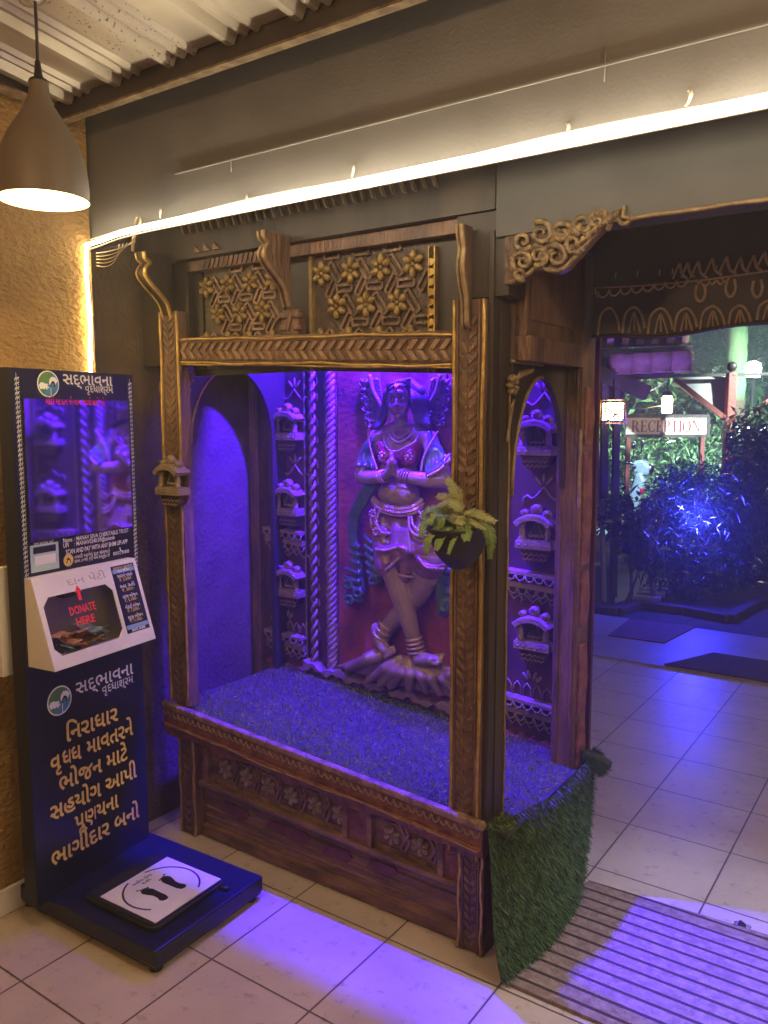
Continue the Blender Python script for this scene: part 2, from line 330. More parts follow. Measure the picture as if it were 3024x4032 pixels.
def layout(tokens, bold=0, gap=.05):             # tokens: string or (string, half cut); joined left to right
    vs, fs, x = [], [], 0
    for t in ([tokens] if isinstance(tokens, str) else tokens):
        if t == ' ': x += .28; continue
        if isinstance(t, float): x += t; continue
        v, f = glyphs(t, bold) if isinstance(t, str) else glyphs(t[0], bold, t[1])
        if not v: continue
        x0 = min(p[0] for p in v); o = len(vs)
        vs += [(p[0]-x0+x, p[1]) for p in v]; fs += [tuple(i+o for i in q) for q in f]; x = max(p[0] for p in vs)+gap
    return vs, fs
def letter(mb, tokens, o, ex, ey, width, height=None, mi=0, bold=0, align='l', capref=.6):
    """write on a plane: o = baseline start (or centre), ex/ey = unit axes, width in metres, height of the x-line"""
    vs, fs = layout(tokens, bold); o, ex, ey = Vector(o), Vector(ex), Vector(ey)
    w = max(p[0] for p in vs)-min(p[0] for p in vs); sx = width/w; sy = height/capref if height else sx
    if align == 'c': o = o-ex*width/2
    x0 = min(p[0] for p in vs)
    mb.add([o+ex*((p[0]-x0)*sx)+ey*(p[1]*sy) for p in vs], fs, mi)
# ================================================================== SETTING
def sheet(name, x0, x1, y0, y1, z, m, kind='structure', n=1):
    mb = MB(); mb.add([(x0, y0, z), (x1, y0, z), (x1, y1, z), (x0, y1, z)], [(0, 1, 2, 3)]); o = mb.build(name, m); tag(o, kind=kind); return o
sheet('ground', -120, 120, -60, 200, -.02, 'soil')
sheet('floor', -2.75, 6, -5, 5.04, 0, 'tile')
o = MB(); o.box(-6, 6, 5.04, 6.12, -.015, .012); pv = tag(o.build('pavement', 'slab'), kind='structure')
# brown plaster wall behind the pavilion, ochre wall in front of it
wl = MB(); wl.box(-2.75, -2.455, 1.712, 2.95, 0, 2.62); w1 = wl.build('plaster_wall', 'plaster_dark')
tag(w1, 'dark brown rough plaster wall behind the carved pavilion', 'wall')
wl = MB(); wl.box(-2.75, -2.36, -4, 1.71, 0, 2.62); w2 = wl.build('plaster_wall', 'plaster_ochre')
tag(w2, 'ochre rough plaster wall behind the donation stand and pendant lamp', 'wall')
sk = MB(); sk.box(-2.358, -2.343, -4, 1.708, 0.002, .085); sk.build('skirting', 'white', w2, bevel=.003)
# fascia board over the light strip
fb = MB(); fb.box(-2.47, 6, 1.722, 1.76, 2.138, 2.62); fo = fb.build('fascia_board', 'fascia')
tag(fo, 'large grey brown fascia board above the glowing light strip', 'fascia')
s = MB(); s.box(-1.95, 6, 1.714, 1.7205, 2.270, 2.274); s.build('seam_strip', 'seam', fo)
for x in (-1.72, -.64): s = MB(); s.tube([(x, 1.719, 2.24), (x+.002, 1.719, 2.31)], .0015, 5); s.build('joint_mark', 'seam', fo)
for x in (-2.02, -1.66, -1.29, -.72, -.47):
    zc_ = 2.163+.012*math.sin(x*9); s = MB(); s.tube([(x, 1.7195, zc_+.012), (x+.006, 1.712, zc_+.009), (x+.009, 1.709, zc_), (x+.004, 1.712, zc_-.012), (x-.004, 1.719, zc_-.016)], [.002, .0035, .004, .003, .002], 5); s.build('clip', 'led_case', fo)
# steel beams
def channel(p0, p1, up, out, h=.085, w=.05, t=.006):
    mb = MB(); p0, p1 = Vector(p0), Vector(p1); d = (p1-p0)/2; c = (p0+p1)/2; up, out = Vector(up), Vector(out)
    mb.obox(c+up*h/2, d, up*h/2, out*t/2)                       # web
    e = MB(); e.obox(c+out*w/2, d, up*t/2, out*(w/2+t)); e2 = MB(); e2.obox(c+up*h+out*w/2, d, up*t/2, out*(w/2+t))
    return mb, e, e2
a, b, c = channel((-2.36, 1.60, 2.455), (3.5, 1.60, 2.455), (0, 0, 1), (0, -1, 0), .085, .018)
st = thing('steel_beam', 'long brown steel channel beam carrying the lower edge of the tin roof', 'beam', loc=(0, 0, 0))
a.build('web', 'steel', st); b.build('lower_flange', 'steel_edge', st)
a, b, c = channel((-2.33, -3.5, 2.49), (-2.33, 1.55, 2.49), (0, 0, 1), (1, 0, 0), .09, .04)
st = thing('steel_beam', 'short steel channel lying along the top of the ochre wall', 'beam')
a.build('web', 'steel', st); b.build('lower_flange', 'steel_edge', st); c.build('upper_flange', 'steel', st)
a, b, c = channel((-2.36, .35, 2.66), (3.5, .35, 2.66), (0, 0, 1), (0, 1, 0), .09, .05)
st = thing('steel_beam', 'dark steel purlin crossing under the roof above the pendant cord', 'beam')
a.build('web', 'steel', st); b.build('lower_flange', 'steel', st); c.build('upper_flange', 'steel', st)
# corrugated tin roof, ribs running away from the camera
def roof():
    prof = []; x = -2.6
    while x < 4:
        prof += [(x, 0), (x+.085, 0), (x+.10, .022), (x+.118, .022), (x+.132, 0), (x+.146, 0), (x+.156, .012), (x+.164, .012), (x+.174, 0), (x+.186, 0), (x+.196, .012), (x+.204, .012), (x+.214, 0)]; x += .228
    ys = [1.588, 1.20, .78, .30, -.5, -1.6, -3.2]
    mb = MB(); n = len(prof); vs = []; seg = 0
    for j in range(len(ys)-1):
        z0 = lambda y: 2.522+(1.56-y)*.12
        off = .006*(j % 2)
        o = len(vs)
        for y in (ys[j], ys[j+1]-.03): vs += [(x, y, z0(y)-h*1.0+off) for x, h in prof]
        fs = []; 
        for i in range(n-1): fs.append((o+i, o+i+1, o+n+i+1, o+n+i))
        for i, f in enumerate(fs):
            cell = (i//13, j); sp = ((cell[0]*7+cell[1]*5+3) % 4 == 0) and (i % 13 < 12)
            mb.f.append(list(f)); mb.mi.append(1 if sp else 0); mb.sm.append(False)
    mb.v = vs; mb.open = True
    return mb.build('corrugated_roof', ['tin', 'tin_spot'])
rf = roof(); sol = rf.modifiers.new('thick', 'SOLIDIFY'); sol.thickness = .002; sol.offset = 1
tag(rf, 'pale ribbed tin roof sheets with speckled patches above the pendant lamp', 'roof')
# solid roof over the porch so the night sky stays out
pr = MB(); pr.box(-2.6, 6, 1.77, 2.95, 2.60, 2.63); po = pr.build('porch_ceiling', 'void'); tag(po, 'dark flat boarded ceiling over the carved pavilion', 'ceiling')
# ------------------------------------------------------------------ pendant lamp
PX, PY, PZ = -1.7206, 1.13, 2.0385
pl = thing('pendant_lamp', 'taupe bell shaped pendant lamp glowing yellow inside, hanging by the ochre wall', 'lamp', loc=(PX, PY, PZ)); pl.scale = (.8646,)*3
out = [(.112, 0), (.1135, .028), (.112, .057), (.107, .091), (.098, .128), (.081, .165), (.057, .202), (.036, .235), (.027, .260), (.0245, .28), (.024, .295)]
mb = MB(); mb.lathe(out, n=40, caps=False); mb.open = True; sh = mb.build('shade', 'taupe', pl)
mb = MB(); mb.lathe([(.1118, .0005), (.111, .03), (.109, .057), (.104, .09), (.095, .127), (.078, .162), (.054, .198), (.03, .22), (.001, .225)], n=40, caps=False); mb.open = True
for i in mb.f: i.reverse()
mb.build('shade_lining', 'lampin', pl)
mb = MB(); mb.lathe([(.1118, .0), (.1145, 0), (.1145, .004), (.1118, .004), (.1118, .0)], n=40, caps=False); mb.build('rim', 'taupe', pl)
mb = MB(); mb.ell((0, 0, .075), (.032, .032, .042), 14, 10); mb.build('bulb', 'bulb', pl).visible_shadow = True
mb = MB(); mb.lathe([(.026, .293), (.022, .30), (.012, .303), (.009, .32), (.007, .345)], n=14); mb.build('cord_grip', 'cable', pl)
mb = MB(); mb.tube([(0, 0, .34), (.002, 0, .45), (-.004, .002, .60), (-.002, -.01, .62)], .0042, 7); mb.build('cord', 'cable', pl)
mb = MB()
for k in range(2):
    pts = [(-.005+.035*math.cos(a*.98+k)+.012*k, .02*math.sin(a*1.3), .512+.035*math.sin(a)+.02*k) for a in [i*.35 for i in range(26)]]
    mb.tube(pts, .0035, 6)
mb.build('cord_loop', 'cable_w', pl)
mb = MB(); mb.obox((.045, .0, .502), (.03, .01, .01), (-.003, .009, .002), (-.004, 0, .011))
for i in range(6): mb.tube([(.025+.01*i, 0, .495-.001*i), (.025+.01*i, -.008, .482)], .003, 5)
mb.build('connector_block', 'white', pl)
# ------------------------------------------------------------------ LED strips
ls = thing('light_strip', 'long blazing warm white light strip running across under the fascia board', 'light strip')
def sag(x): return 2.128-.020*math.exp(-((x+2.36)/.14)**2)
lp = [(x, 1.688, sag(x)) for x in np.linspace(-2.355, 5, 90)]
mb = MB(); mb.tube(lp, [.006+.0055*min(1, (p[0]+2.36)/1.0) for p in lp], 8); mb.build('glowing_tube', 'led', ls)
mb = MB(); mb.tube([(x, 1.689, z-.0155) for x, y, z in lp], .0022, 5); mb.tube([(x, 1.706, z+.019+.004*math.sin(x*7)) for x, y, z in lp[:40]], .0018, 5); mb.build('sleeve_edge', 'led_case', ls)
mb = MB(); mb.tube([(-2.10+.012*math.cos(a), 1.695, 2.152+.014*math.sin(a)) for a in np.linspace(0, 6.28, 14)], .0035, 6, closed=True)
mb.tube([(-2.10, 1.69, 2.14), (-2.13, 1.70, 2.10), (-2.16, 1.72, 2.075)], .005, 6)
for k in range(5):
    mb.tube(bez((-2.12-.02*k, 1.70, 2.095), (-2.2, 1.69, 2.07-.015*k), (-2.33, 1.71, 2.085-.01*k)), .0016, 4)
mb.build('tie_string', 'string', ls)
lv = thing('light_strip', 'short vertical yellow light strip at the corner above the donation stand', 'light strip')
vp = [(-2.352+.004*math.sin(z*21), 1.690, z) for z in np.linspace(1.55, 2.11, 40)]
mb = MB(); mb.tube(vp, [.0055+.003*abs(math.sin(i*.33)) for i in range(40)], 7); mb.build('glowing_tube', 'ledv', lv)
mb = MB(); mb.tube([(x+.012, y-.001, z) for x, y, z in vp], .0025, 5); mb.build('sleeve_edge', 'led_case', lv)
# ================================================================== CARVED PAVILION
def kz(z):
    return float(np.interp(z, [0, .05, .4, 1.75, 2.08], [0, 0, -.064, -.046, 0]))
def wp(p): return (p[0], p[1], p[2]+kz(p[2])*(p[0]+1.70))     # the old frame sags towards its right end
pav = thing('carved_pavilion', 'carved dark wooden pavilion with gilded trim and violet light inside', 'pavilion', loc=(0, 0, 0))
XL, XR, YF, YB, ZD = -2.32, -1.03, 1.95, 2.58, .452
def chevrons(mb, x0, x1, z0, z1, y, step=.030, dep=.0045, mi=0, axis='z', n_up=True):
    """raised herringbone bars on the plane Y=y; axis = running direction"""
    if axis == 'z':
        xm = (x0+x1)/2; z = z0; h = step*.46; dz = (x1-x0)/2*.75*(-1 if n_up else 1)
        while z < z1-step:
            for xa, xb in ((x0, xm-.0015), (x1, xm+.0015)):
                P = [(xa, z-dz), (xb, z), (xb, z+h), (xa, z+h-dz)]
                mb.prism(P, y-dep*(.7+.5*random.random()), y+.004, 'y', mi)
            z += step
    else:
        zm = (z0+z1)/2; x = x0; w = step*.45; dx = (z1-z0)/2*.85
        while x < x1-step:
            for za, zb in ((z0, zm-.0015), (z1, zm+.0015)):
                P = [(x+dx, za), (x, zb), (x+w, zb), (x+w+dx, za)]
                P = [(min(max(p, x0), x1), q) for p, q in P]
                mb.prism(P, y-dep*(.7+.5*random.random()), y+.004, 'y', mi)
            x += step
def wavy(mb, a, b, r, amp, axis, y, n=40, ph=0):
    pts = []
    for i in range(n+1):
        t = i/n; w = amp*(math.sin(t*11+ph)+.5*math.sin(t*29+ph*2))
        if axis == 'z': pts.append((a[0]+(b[0]-a[0])*t+w, y, a[1]+(b[1]-a[1])*t))
        else: pts.append((a[0]+(b[0]-a[0])*t, y, a[1]+(b[1]-a[1])*t+w))
    mb.tube(pts, r, 6)
def post(x0, x1, y0, y1, z0, z1, name='post', step=.030, label=None):
    mb = MB(); mb.box(x0, x1, y0, y1, z0, z1); w = x1-x0
    mb.box(x0+.014, x0+.020, y0-.005, y0, z0, z1); mb.box(x1-.020, x1-.014, y0-.005, y0, z0, z1)
    mb.box((x0+x1)/2-.0015, (x0+x1)/2+.0015, y0-.001, y0+.001, z0, z1)
    o = mb.build(name, 'wood', pav, wp, bevel=.003)
    c = MB(); chevrons(c, x0+.023, x1-.023, z0+.01, z1-.01, y0, step); c.build('chevron_carving', 'wood_mid', o, wp)
    g = MB(); wavy(g, (x0+.006, z0), (x0+.006, z1), .0055, .0022, 'z', y0-.002, ph=x0); wavy(g, (x1-.006, z0), (x1-.006, z1), .0055, .0022, 'z', y0-.002, ph=x1*3); g.build('gilded_edge', 'gold', o, wp)
    if label: o['label'] = label
    return o
pL = post(XL, XL+.10, YF, YF+.045, ZD+.02, 1.905)
pR = post(-1.13, -1.03, YF, YF+.12, .33, 1.88)
for x0, x1 in ((-2.30, -2.215), (-1.105, -1.02)):
    o = post(x0, x1, YF+.012, YF+.10, .004, .345, 'lower_post', .031)
# wavy carved back edge of the left post and plain side facing of the right post
mb = MB(); zz = np.linspace(ZD+.02, 1.9, 60)
mb.prism([(XL-.026+.007*math.sin(z*26)+.004*math.sin(z*61), z) for z in zz]+[(XL-.001, zz[-1]), (XL-.001, zz[0])], YF+.02, YF+.044, 'y'); mb.build('carved_edge_board', 'wood', pav, wp)
mb = MB(); mb.box(-1.029, -1.014, YF+.012, YF+.115, .33, 2.04); mb.box(-1.0135, -1.010, YF+.05, YF+.058, .36, 2.0); g = mb.build('side_facing', 'wood_dark', pav, wp, bevel=.002)
mb = MB(); mb.tube([(-1.012, YF+.112+.002*math.sin(z*23), z) for z in np.linspace(.4, 1.7, 40)], .004, 5); mb.build('gilded_edge', 'gold_dull', g, wp)
# back posts
for x0, x1, y0 in ((-1.035, -.955, 2.455), (-2.45, -2.40, 2.52)):
    mb = MB(); mb.box(x0, x1, y0, y0+.10, .36, 2.05); mb.box(x0+.012, x0+.02, y0-.004, y0, .4, 2.0); mb.box(x1-.02, x1-.012, y0-.004, y0, .4, 2.0)
    o = mb.build('back_post', 'wood', pav, wp, bevel=.003)
mb = MB()
for z0, z1 in ((.42, .60), (.63, .86), (.92, 1.10), (1.12, 1.48), (1.50, 1.68)): mb.prism([(2.47, z0), (2.53, z0), (2.545, (z0+z1)/2), (2.53, z1), (2.47, z1)], -.956, -.946, 'x')
mb.build('carved_edge_board', 'wood_red', pav, wp, bevel=.003)
mb = MB(); wavy(mb, (-.958, 1.30), (-.958, 1.55), .006, .001, 'z', 2.452); mb.build('gilded_edge', 'gold_dull', pav, wp)
# front cross beam with herringbone and gilded waves
mb = MB(); mb.box(XL+.101, -1.131, YF+.008, YF+.075, 1.712, 1.808); mb.box(XL+.101, -1.131, YF+.003, YF+.008, 1.727, 1.730); mb.box(XL+.101, -1.131, YF+.003, YF+.008, 1.789, 1.792)
bm_ = mb.build('cross_beam', 'wood', pav, wp, bevel=.002)
mb = MB(); chevrons(mb, XL+.103, -1.133, 1.732, 1.787, YF+.007, .036, .007, axis='x'); mb.build('chevron_carving', 'wood_light', bm_, wp)
mb = MB(); wavy(mb, (XL+.101, 1.799), (-1.131, 1.799), .0042, .0022, 'x', YF+.004, 80); wavy(mb, (XL+.101, 1.718), (-1.131, 1.718), .0048, .003, 'x', YF+.004, 80, 2)
wavy(mb, (XL+.101, 1.713), (-1.131, 1.712), .003, .0015, 'x', YF+.004, 60, 4); mb.build('gilded_edge', 'gold', bm_, wp)
# ------------------------------------------------------------------ lattice panels over the beam
def flower(mb, c, r, ax, ay, n=6, dep=.012):
    c, ax, ay = Vector(c), Vector(ax), Vector(ay); nz = ax.cross(ay); 
    for k in range(n):
        a = 2*math.pi*k/n+.5; d = ax*math.cos(a)+ay*math.sin(a); e = -ax*math.sin(a)+ay*math.cos(a)
        R = Matrix((d, e, nz)).transposed()
        mb.ell(c+d*r*.60, (r*.42, r*.29, dep), 8, 5, rot=R)
    mb.ell(c, (r*.17, r*.17, r*.17), 8, 5)
def hollow_bar(mb, p, q, w, y, dep=.010):
    p, q = Vector(p), Vector(q); d = (q-p).normalized(); e = Vector((-d.y, d.x)); 
    for s in (-1, 1):
        a, b = p+e*w*s*.5, q+e*w*s*.5; t = e*(.0038*s)
        mb.prism([tuple(a-t), tuple(b-t), tuple(b+t), tuple(a+t)], y-dep, y, 'y')
    for a in (p, q):
        t = d*.0038
        mb.prism([tuple(a-e*w*.5-t), tuple(a-e*w*.5+t), tuple(a+e*w*.5+t), tuple(a+e*w*.5-t)], y-dep*.95, y, 'y')
def lattice(x0, x1, z0, z1, y, fx, fz, mm, gm, px=.103, pz=.100):
    mb = MB(); mb.box(x0, x1, y, y+.02, z0, z1)
    o = mb.build('lattice_panel', 'lattice_back', pav, wp)
    bars = MB(); k = px/190; kv = pz/245; fl = []
    for r in range(-1, 4):
        for c in range(-2, 9):
            cx = fx+c*px+(r % 2)*px*.52-(r//2)*px*.05; cz = fz-r*pz
            if not (x0-.02 < cx < x1+.02 and z0-.05 < cz < z1+.06): continue
            for p, q in (((50, -70), (118, 62)), ((100, 118), (196, 118)), ((88, 56), (36, 172))):
                a, b = (cx+p[0]*k, cz-p[1]*kv), (cx+q[0]*k, cz-q[1]*kv)
                ok = all(x0 <= t[0] <= x1 and z0 <= t[1] <= z1-.012 for t in (a, b))
                if ok: hollow_bar(bars, a, b, .019, y)
            if x0+.012 < cx < x1-.012 and z0+.06 < cz < z1-.03: fl.append((cx, cz))
    bars.build('lattice_bars', mm, o, wp)
    for cx, cz in fl:
        f = MB(); flower(f, (cx, y-.010, cz), .039, (1, 0, 0), (0, 0, 1)); f.build('carved_flower', gm, o, wp)
    return o
lattice(-2.165, -1.80, 1.70, 2.075, 2.022, -2.142, 1.993, 'wood_light', 'gold_flower')
lattice(-1.665, -1.235, 1.70, 2.075, 2.022, -1.522, 1.993, 'wood_mid', 'gold_flower', px=.112)
for a in ((-2.225, -2.166, 2.014, 2.04), (-1.799, -1.666, 2.03, 2.045), (-1.234, -1.13, 2.022, 2.042)): mb = MB(); mb.box(*a, 1.70, 2.06); mb.build('dark_stile', 'wood_dark', pav, wp)
mb = MB(); mb.box(-1.680, -1.668, 2.005, 2.03, 1.70, 2.05); mb.build('gilded_border', 'gold_dull', pav, wp); mb = MB()
for z in np.arange(1.72, 2.0, .026): mb.prism([(-1.24, z), (-1.222, z+.006), (-1.222, z+.017), (-1.24, z+.022)], 2.005, 2.02, 'y')
mb.box(-1.2415, -1.239, 2.002, 2.02, 1.70, 2.03); mb.box(-1.2225, -1.219, 2.002, 2.02, 1.70, 2.03); mb.build('gilded_border', 'gold', pav, wp)
mb = MB(); mb.box(-2.22, -1.13, 1.985, 2.02, 2.050, 2.085); 
for x in np.arange(-2.13, -1.82, .022): mb.prism([(x, 2.052), (x+.012, 2.083), (x+.018, 2.083), (x+.008, 2.052)], 1.980, 1.986, 'y')
mb.build('upper_rail', 'wood', pav, wp)
# centre short post with lobed carving
mb = MB(); mb.box(-1.755, -1.69, 1.965, 2.0, 1.81, 1.885)
for s in (-1, 1):
    for z in (1.83, 1.868): mb.lathe([(.001, -.012), (.017, -.008), (.017, .008), (.001, .012)], (-1.722+.028*s, 1.968, z), 10)
mb.obox((-1.722, 1.962, 1.85), (.010, 0, .026), (0, .004, 0), (-.004, 0, .004)); mb.build('lobed_block', 'wood', pav, wp, bevel=.002)
# architrave with carved teeth under the overhang
mb = MB(); mb.box(-2.25, -1.12, 2.046, 2.056, 1.70, 2.60); mb.build('light_leak_board', 'wood_dark', pav)  # added hidden board; stops blue light leaking past the lattice
mb = MB(); mb.box(-2.36, -1.01, 1.955, 2.0, 2.087, 2.60); ar = mb.build('architrave', 'wood_dark', pav)
mb = MB()
for x in np.arange(-2.17, -1.15, .034): mb.prism([(x, 2.165), (x+.006, 2.165), (x-.008, 2.198), (x-.014, 2.198)], 1.936, 1.958, 'y')
mb.box(-2.3, -1.05, 1.944, 1.956, 2.200, 2.208); mb.build('carved_teeth', 'sand', ar)
mb = MB()
for x in (-2.13, -2.085, -2.04, -1.79): mb.prism([(x, 2.10), (x+.035, 2.10), (x+.012, 2.117), (x+.004, 2.125)], 1.945, 1.956, 'y')
mb.build('leaf_carving', 'wood_light', ar)
# projecting curved brackets
def bracket(x, w, mat_, zt=2.075, prof=None, gold='gold', k=1.0):
    """S-shaped bracket board projecting forward from the frame (profile in Y,Z)"""
    P = prof or [(1.955, 1.895), (1.948, 1.91), (1.935, 1.945), (1.905, 1.975), (1.872, 2.0), (1.845, 2.03), (1.85, 2.055), (1.866, 2.072), (1.848, 2.083), (1.842, 2.105), (1.955, 2.105)]
    sp = spl([(a, b, 0) for a, b in P[:-1]], 4); poly = [(p.x, p.y) for p in sp]+[P[-1]]
    mb = MB(); mb.prism(poly, x-w/2, x+w/2, 'x'); o = mb.build('bracket', mat_, pav, bevel=.002)
    g = MB(); g.tube([(x+w/2-.004, a-.003, b-.002) for a, b in poly[:-1]], [.0075]*len(poly[:-1]), 6); g.tube([(x-w/2+.004, a-.003, b-.002) for a, b in poly[:-1]], .0045, 6); g.build('gilded_edge', gold, o)
    return o
bracket(-2.275, .05, 'wood_dark'); bracket(-1.725, .03, 'wood', gold='gold_dull')
P3 = [(1.955, 1.79), (1.940, 1.80), (1.936, 1.83), (1.932, 1.87), (1.918, 1.91), (1.910, 1.95), (1.918, 1.99), (1.908, 2.02), (1.905, 2.05), (1.955, 2.05)]
bracket(-1.085, .022, 'wood', prof=P3, gold='gold_dull')
# ------------------------------------------------------------------ side arches
def side_arch(x, t, y0, y1, z0, z1, ya, yb, zs, za, mat_, gm, face):
    """plate in the plane X = x with a pointed arch opening"""
    ym = (ya+yb)/2; n = 12
    near = [(ya+(ym-ya)*(1-math.cos(math.pi/2*i/n))**1.0, zs+(za-zs)*math.sin(math.pi/2*i/n)) for i in range(n+1)]
    far = [(2*ym-a, b) for a, b in reversed(near)]
    for poly in ([(y0, z0), (ya, z0)]+near+[(ym, z1), (y0, z1)], [(ym, z1)]+far+[(yb, z0), (y1, z0), (y1, z1)]):
        mb = MB(); mb.prism(poly, x, x+t, 'x'); o = mb.build('arch_spandrel', mat_, pav, wp)
        if poly[0] == (y0, z0):
            g = MB(); xf = x+t+.002 if face > 0 else x-.002
            g.tube([(xf, a, b) for a, b in near], .0055, 6); g.tube([(xf, ya+.002-.02, z1-.004), (xf, ym, z1-.004)], .005, 6); g.build('gilded_edge', gm, o, wp)
            f = MB(); flower(f, (xf+.003, ya-.012, z1-.068), .030, (0, 1, 0), (0, 0, 1), 7)
            for k in range(7):
                p = Vector((xf, ya-.030+.004*k, z1-.12-.028*(6-k)*.5)); f.ell(p, (.004, .006, .020), 8, 5, rot=Matrix.Rotation(-.3-.08*k, 3, 'X'))
            for k in range(7):
                f.ell((xf, ya+.030+.015*k, z1-.040+.003*k), (.005, .006, .018-.0013*k), 8, 5, rot=Matrix.Rotation(-.8, 3, 'X'))
            f.build('leaf_carving', gm, o, wp)
side_arch(-2.318, .02, 1.997, 2.58, .42, 1.735, 2.06, 2.50, 1.43, 1.712, 'wood_dark', 'gold', 1)
side_arch(-1.024, .018, 2.066, 2.455, 1.36, 1.74, 2.070, 2.45, 1.37, 1.70, 'wood_dark', 'gold_dull', 1)
mb = MB(); mb.box(-1.035, -.955, 2.066, 2.455, 1.738, 1.80); mb.box(-1.035, -.970, 2.07, 2.455, 1.80, 2.41); mb.box(-.972, -.962, 2.09, 2.44, 1.84, 2.02); mb.build('side_beam', 'wood', pav, wp, bevel=.002)
for a in ((-1.13, -.975, YF+.02, 2.07, 1.868, 2.45), (-2.453, -2.205, 1.985, 2.045, 1.74, 2.45), (-2.35, -2.335, 2.0, 2.58, 1.74, 2.30), (-1.02, -.955, 2.456, 2.56, 2.052, 2.41)): mb = MB(); mb.box(*a); mb.build('side_panel', 'wood_dark', pav)
# ------------------------------------------------------------------ back wall of the pavilion
mb = MB(); mb.box(-2.33, -1.0, 2.375, 2.385, 1.97, 2.45); mb.build('hidden_light_blocker', 'wood_dark', pav)  # added hidden board; keeps the back lamp's light off the front floor
mb = MB(); mb.box(-2.453, -.955, YB+.012, YB+.03, .36, 2.32); mb.build('back_board', 'maroon', pav)
mb = MB(); mb.box(-2.02, -1.46, YB, YB+.012, .44, 2.05); mb.build('relief_panel', 'redpanel', pav, wp)
for xc in (-2.305, -1.160):
    w = .118
    mb = MB(); mb.box(xc-w, xc+w, YB, YB+.012, .43, 2.05); mb.box(xc-w, xc-w+.008, YB-.006, YB, .43, 2.0); mb.box(xc+w-.008, xc+w, YB-.006, YB, .43, 2.0)
    col = mb.build('column_panel', 'maroon', pav, wp)
    mb = MB(); mb.box(xc-w-.004, xc-w+.004, YB-.007, YB-.006, .5, 1.95); mb.box(xc+w-.004, xc+w+.002, YB-.009, YB-.006, .5, 1.95)
    for z0, zt in ((.955, .06), (.505, .05)):                          # moulded shelf bands
        mb.box(xc-w, xc+w, YB-.045, YB, z0+.085, z0+.097); mb.box(xc-w+.004, xc+w-.004, YB-.028, YB, z0+.036, z0+.056)
        for k in range(7):
            a = xc-w+.012+k*(2*w-.024)/6
            mb.tube([(a-.017, YB-.042, z0+.085), (a-.012, YB-.042, z0+.070), (a, YB-.042, z0+.064), (a+.012, YB-.042, z0+.070), (a+.017, YB-.042, z0+.085)], .0034, 5)
            mb.tube([(a-.017, YB-.024, z0+.034), (a-.012, YB-.024, z0+.018), (a, YB-.024, z0+.012), (a+.012, YB-.024, z0+.018), (a+.017, YB-.024, z0+.034)], .0034, 5)
            if 0 < k < 6: mb.tube([(a-.017, YB-.012, z0+.008), (a, YB-.012, z0-.010), (a+.017, YB-.012, z0+.008)], .0034, 5)
    for k in range(6):                                                 # row of gold arches on the bottom band
        a = xc-w+.024+k*.038; mb.tube([(a-.016, YB-.004, .608), (a-.013, YB-.004, .635), (a, YB-.004, .652), (a+.013, YB-.004, .635), (a+.016, YB-.004, .608)], .0032, 5)
    for s in (-1, -.45, .45, 1): mb.ell((xc+s*.026, YB-.004, .675+.016*(1-abs(s))), (.008, .004, .017), 8, 5, rot=Matrix.Rotation(s*.7, 3, 'Y'))
    mb.build('gilded_moulding', 'sand', col, wp)
    mb = MB(); xs = np.linspace(xc-w, xc+w, 24); mb.prism([(x, .462+.006*math.sin(x*130)) for x in xs]+[(xs[-1], .43), (xs[0], .43)], YB-.03, YB-.002, 'y'); mb.build('carved_foot', 'wood_red', col, wp)
def rope(x, r, twist, n, mats, zt=2.0):
    mb = MB(); mb.box(x-r*1.25, x+r*1.25, YB-.004, YB+.012, .44, zt)
    o = mb.build('rope_column', mats[0], pav, wp); c = MB()
    for s in range(n):
        pts = [(x+r*.62*math.cos(z*twist+2*math.pi*s/n), YB-.006+r*.55*math.sin(z*twist+2*math.pi*s/n), z) for z in np.arange(.5, zt, .006)]
        c.tube(pts, r*.55, 5)
    c.build('twisted_strand', mats[1], o, wp)
rope(-2.145, .016, 70, 2, ('maroon', 'sand')); rope(-2.052, .021, 60, 4, ('wood', 'sand'))
rope(-1.425, .021, 60, 4, ('wood', 'sand')); rope(-1.335, .016, 70, 2, ('maroon', 'sand'))
for x in (-2.100, -1.38):
    mb = MB(); mb.box(x-.026, x+.026, YB-.003, YB+.002, .6, 1.80)
    for k in range(13): z = .62+k*.085+.02*(k % 2); mb.prism([(x+.018, z), (x+.026, z+.012), (x+.018, z+.045), (x+.014, z+.02)], YB-.008, YB, 'y', 1); mb.prism([(x-.022, z+.02), (x-.015, z+.03), (x-.022, z+.055)], YB-.008, YB, 'y', 1)
    mb.build('leaf_trim', ['maroon', 'sand'], pav, wp)
# gold rock ledge running along the foot of the back wall
mb = MB(); xs = np.linspace(-2.18, -1.30, 70)
mb.prism([(x, .500+.010*math.sin(x*37)+.007*math.sin(x*91)) for x in xs]+[(x, .478+.008*math.sin(x*53+1)+.006*math.sin(x*117)) for x in reversed(xs)], YB-.045, YB+.004, 'y'); mb.build('ledge_moulding', 'halo', pav, wp)
mb = MB(); mb.box(-2.2, -1.28, YB-.012, YB+.004, .43, .478); mb.build('ledge_board', 'wood_red', pav, wp)
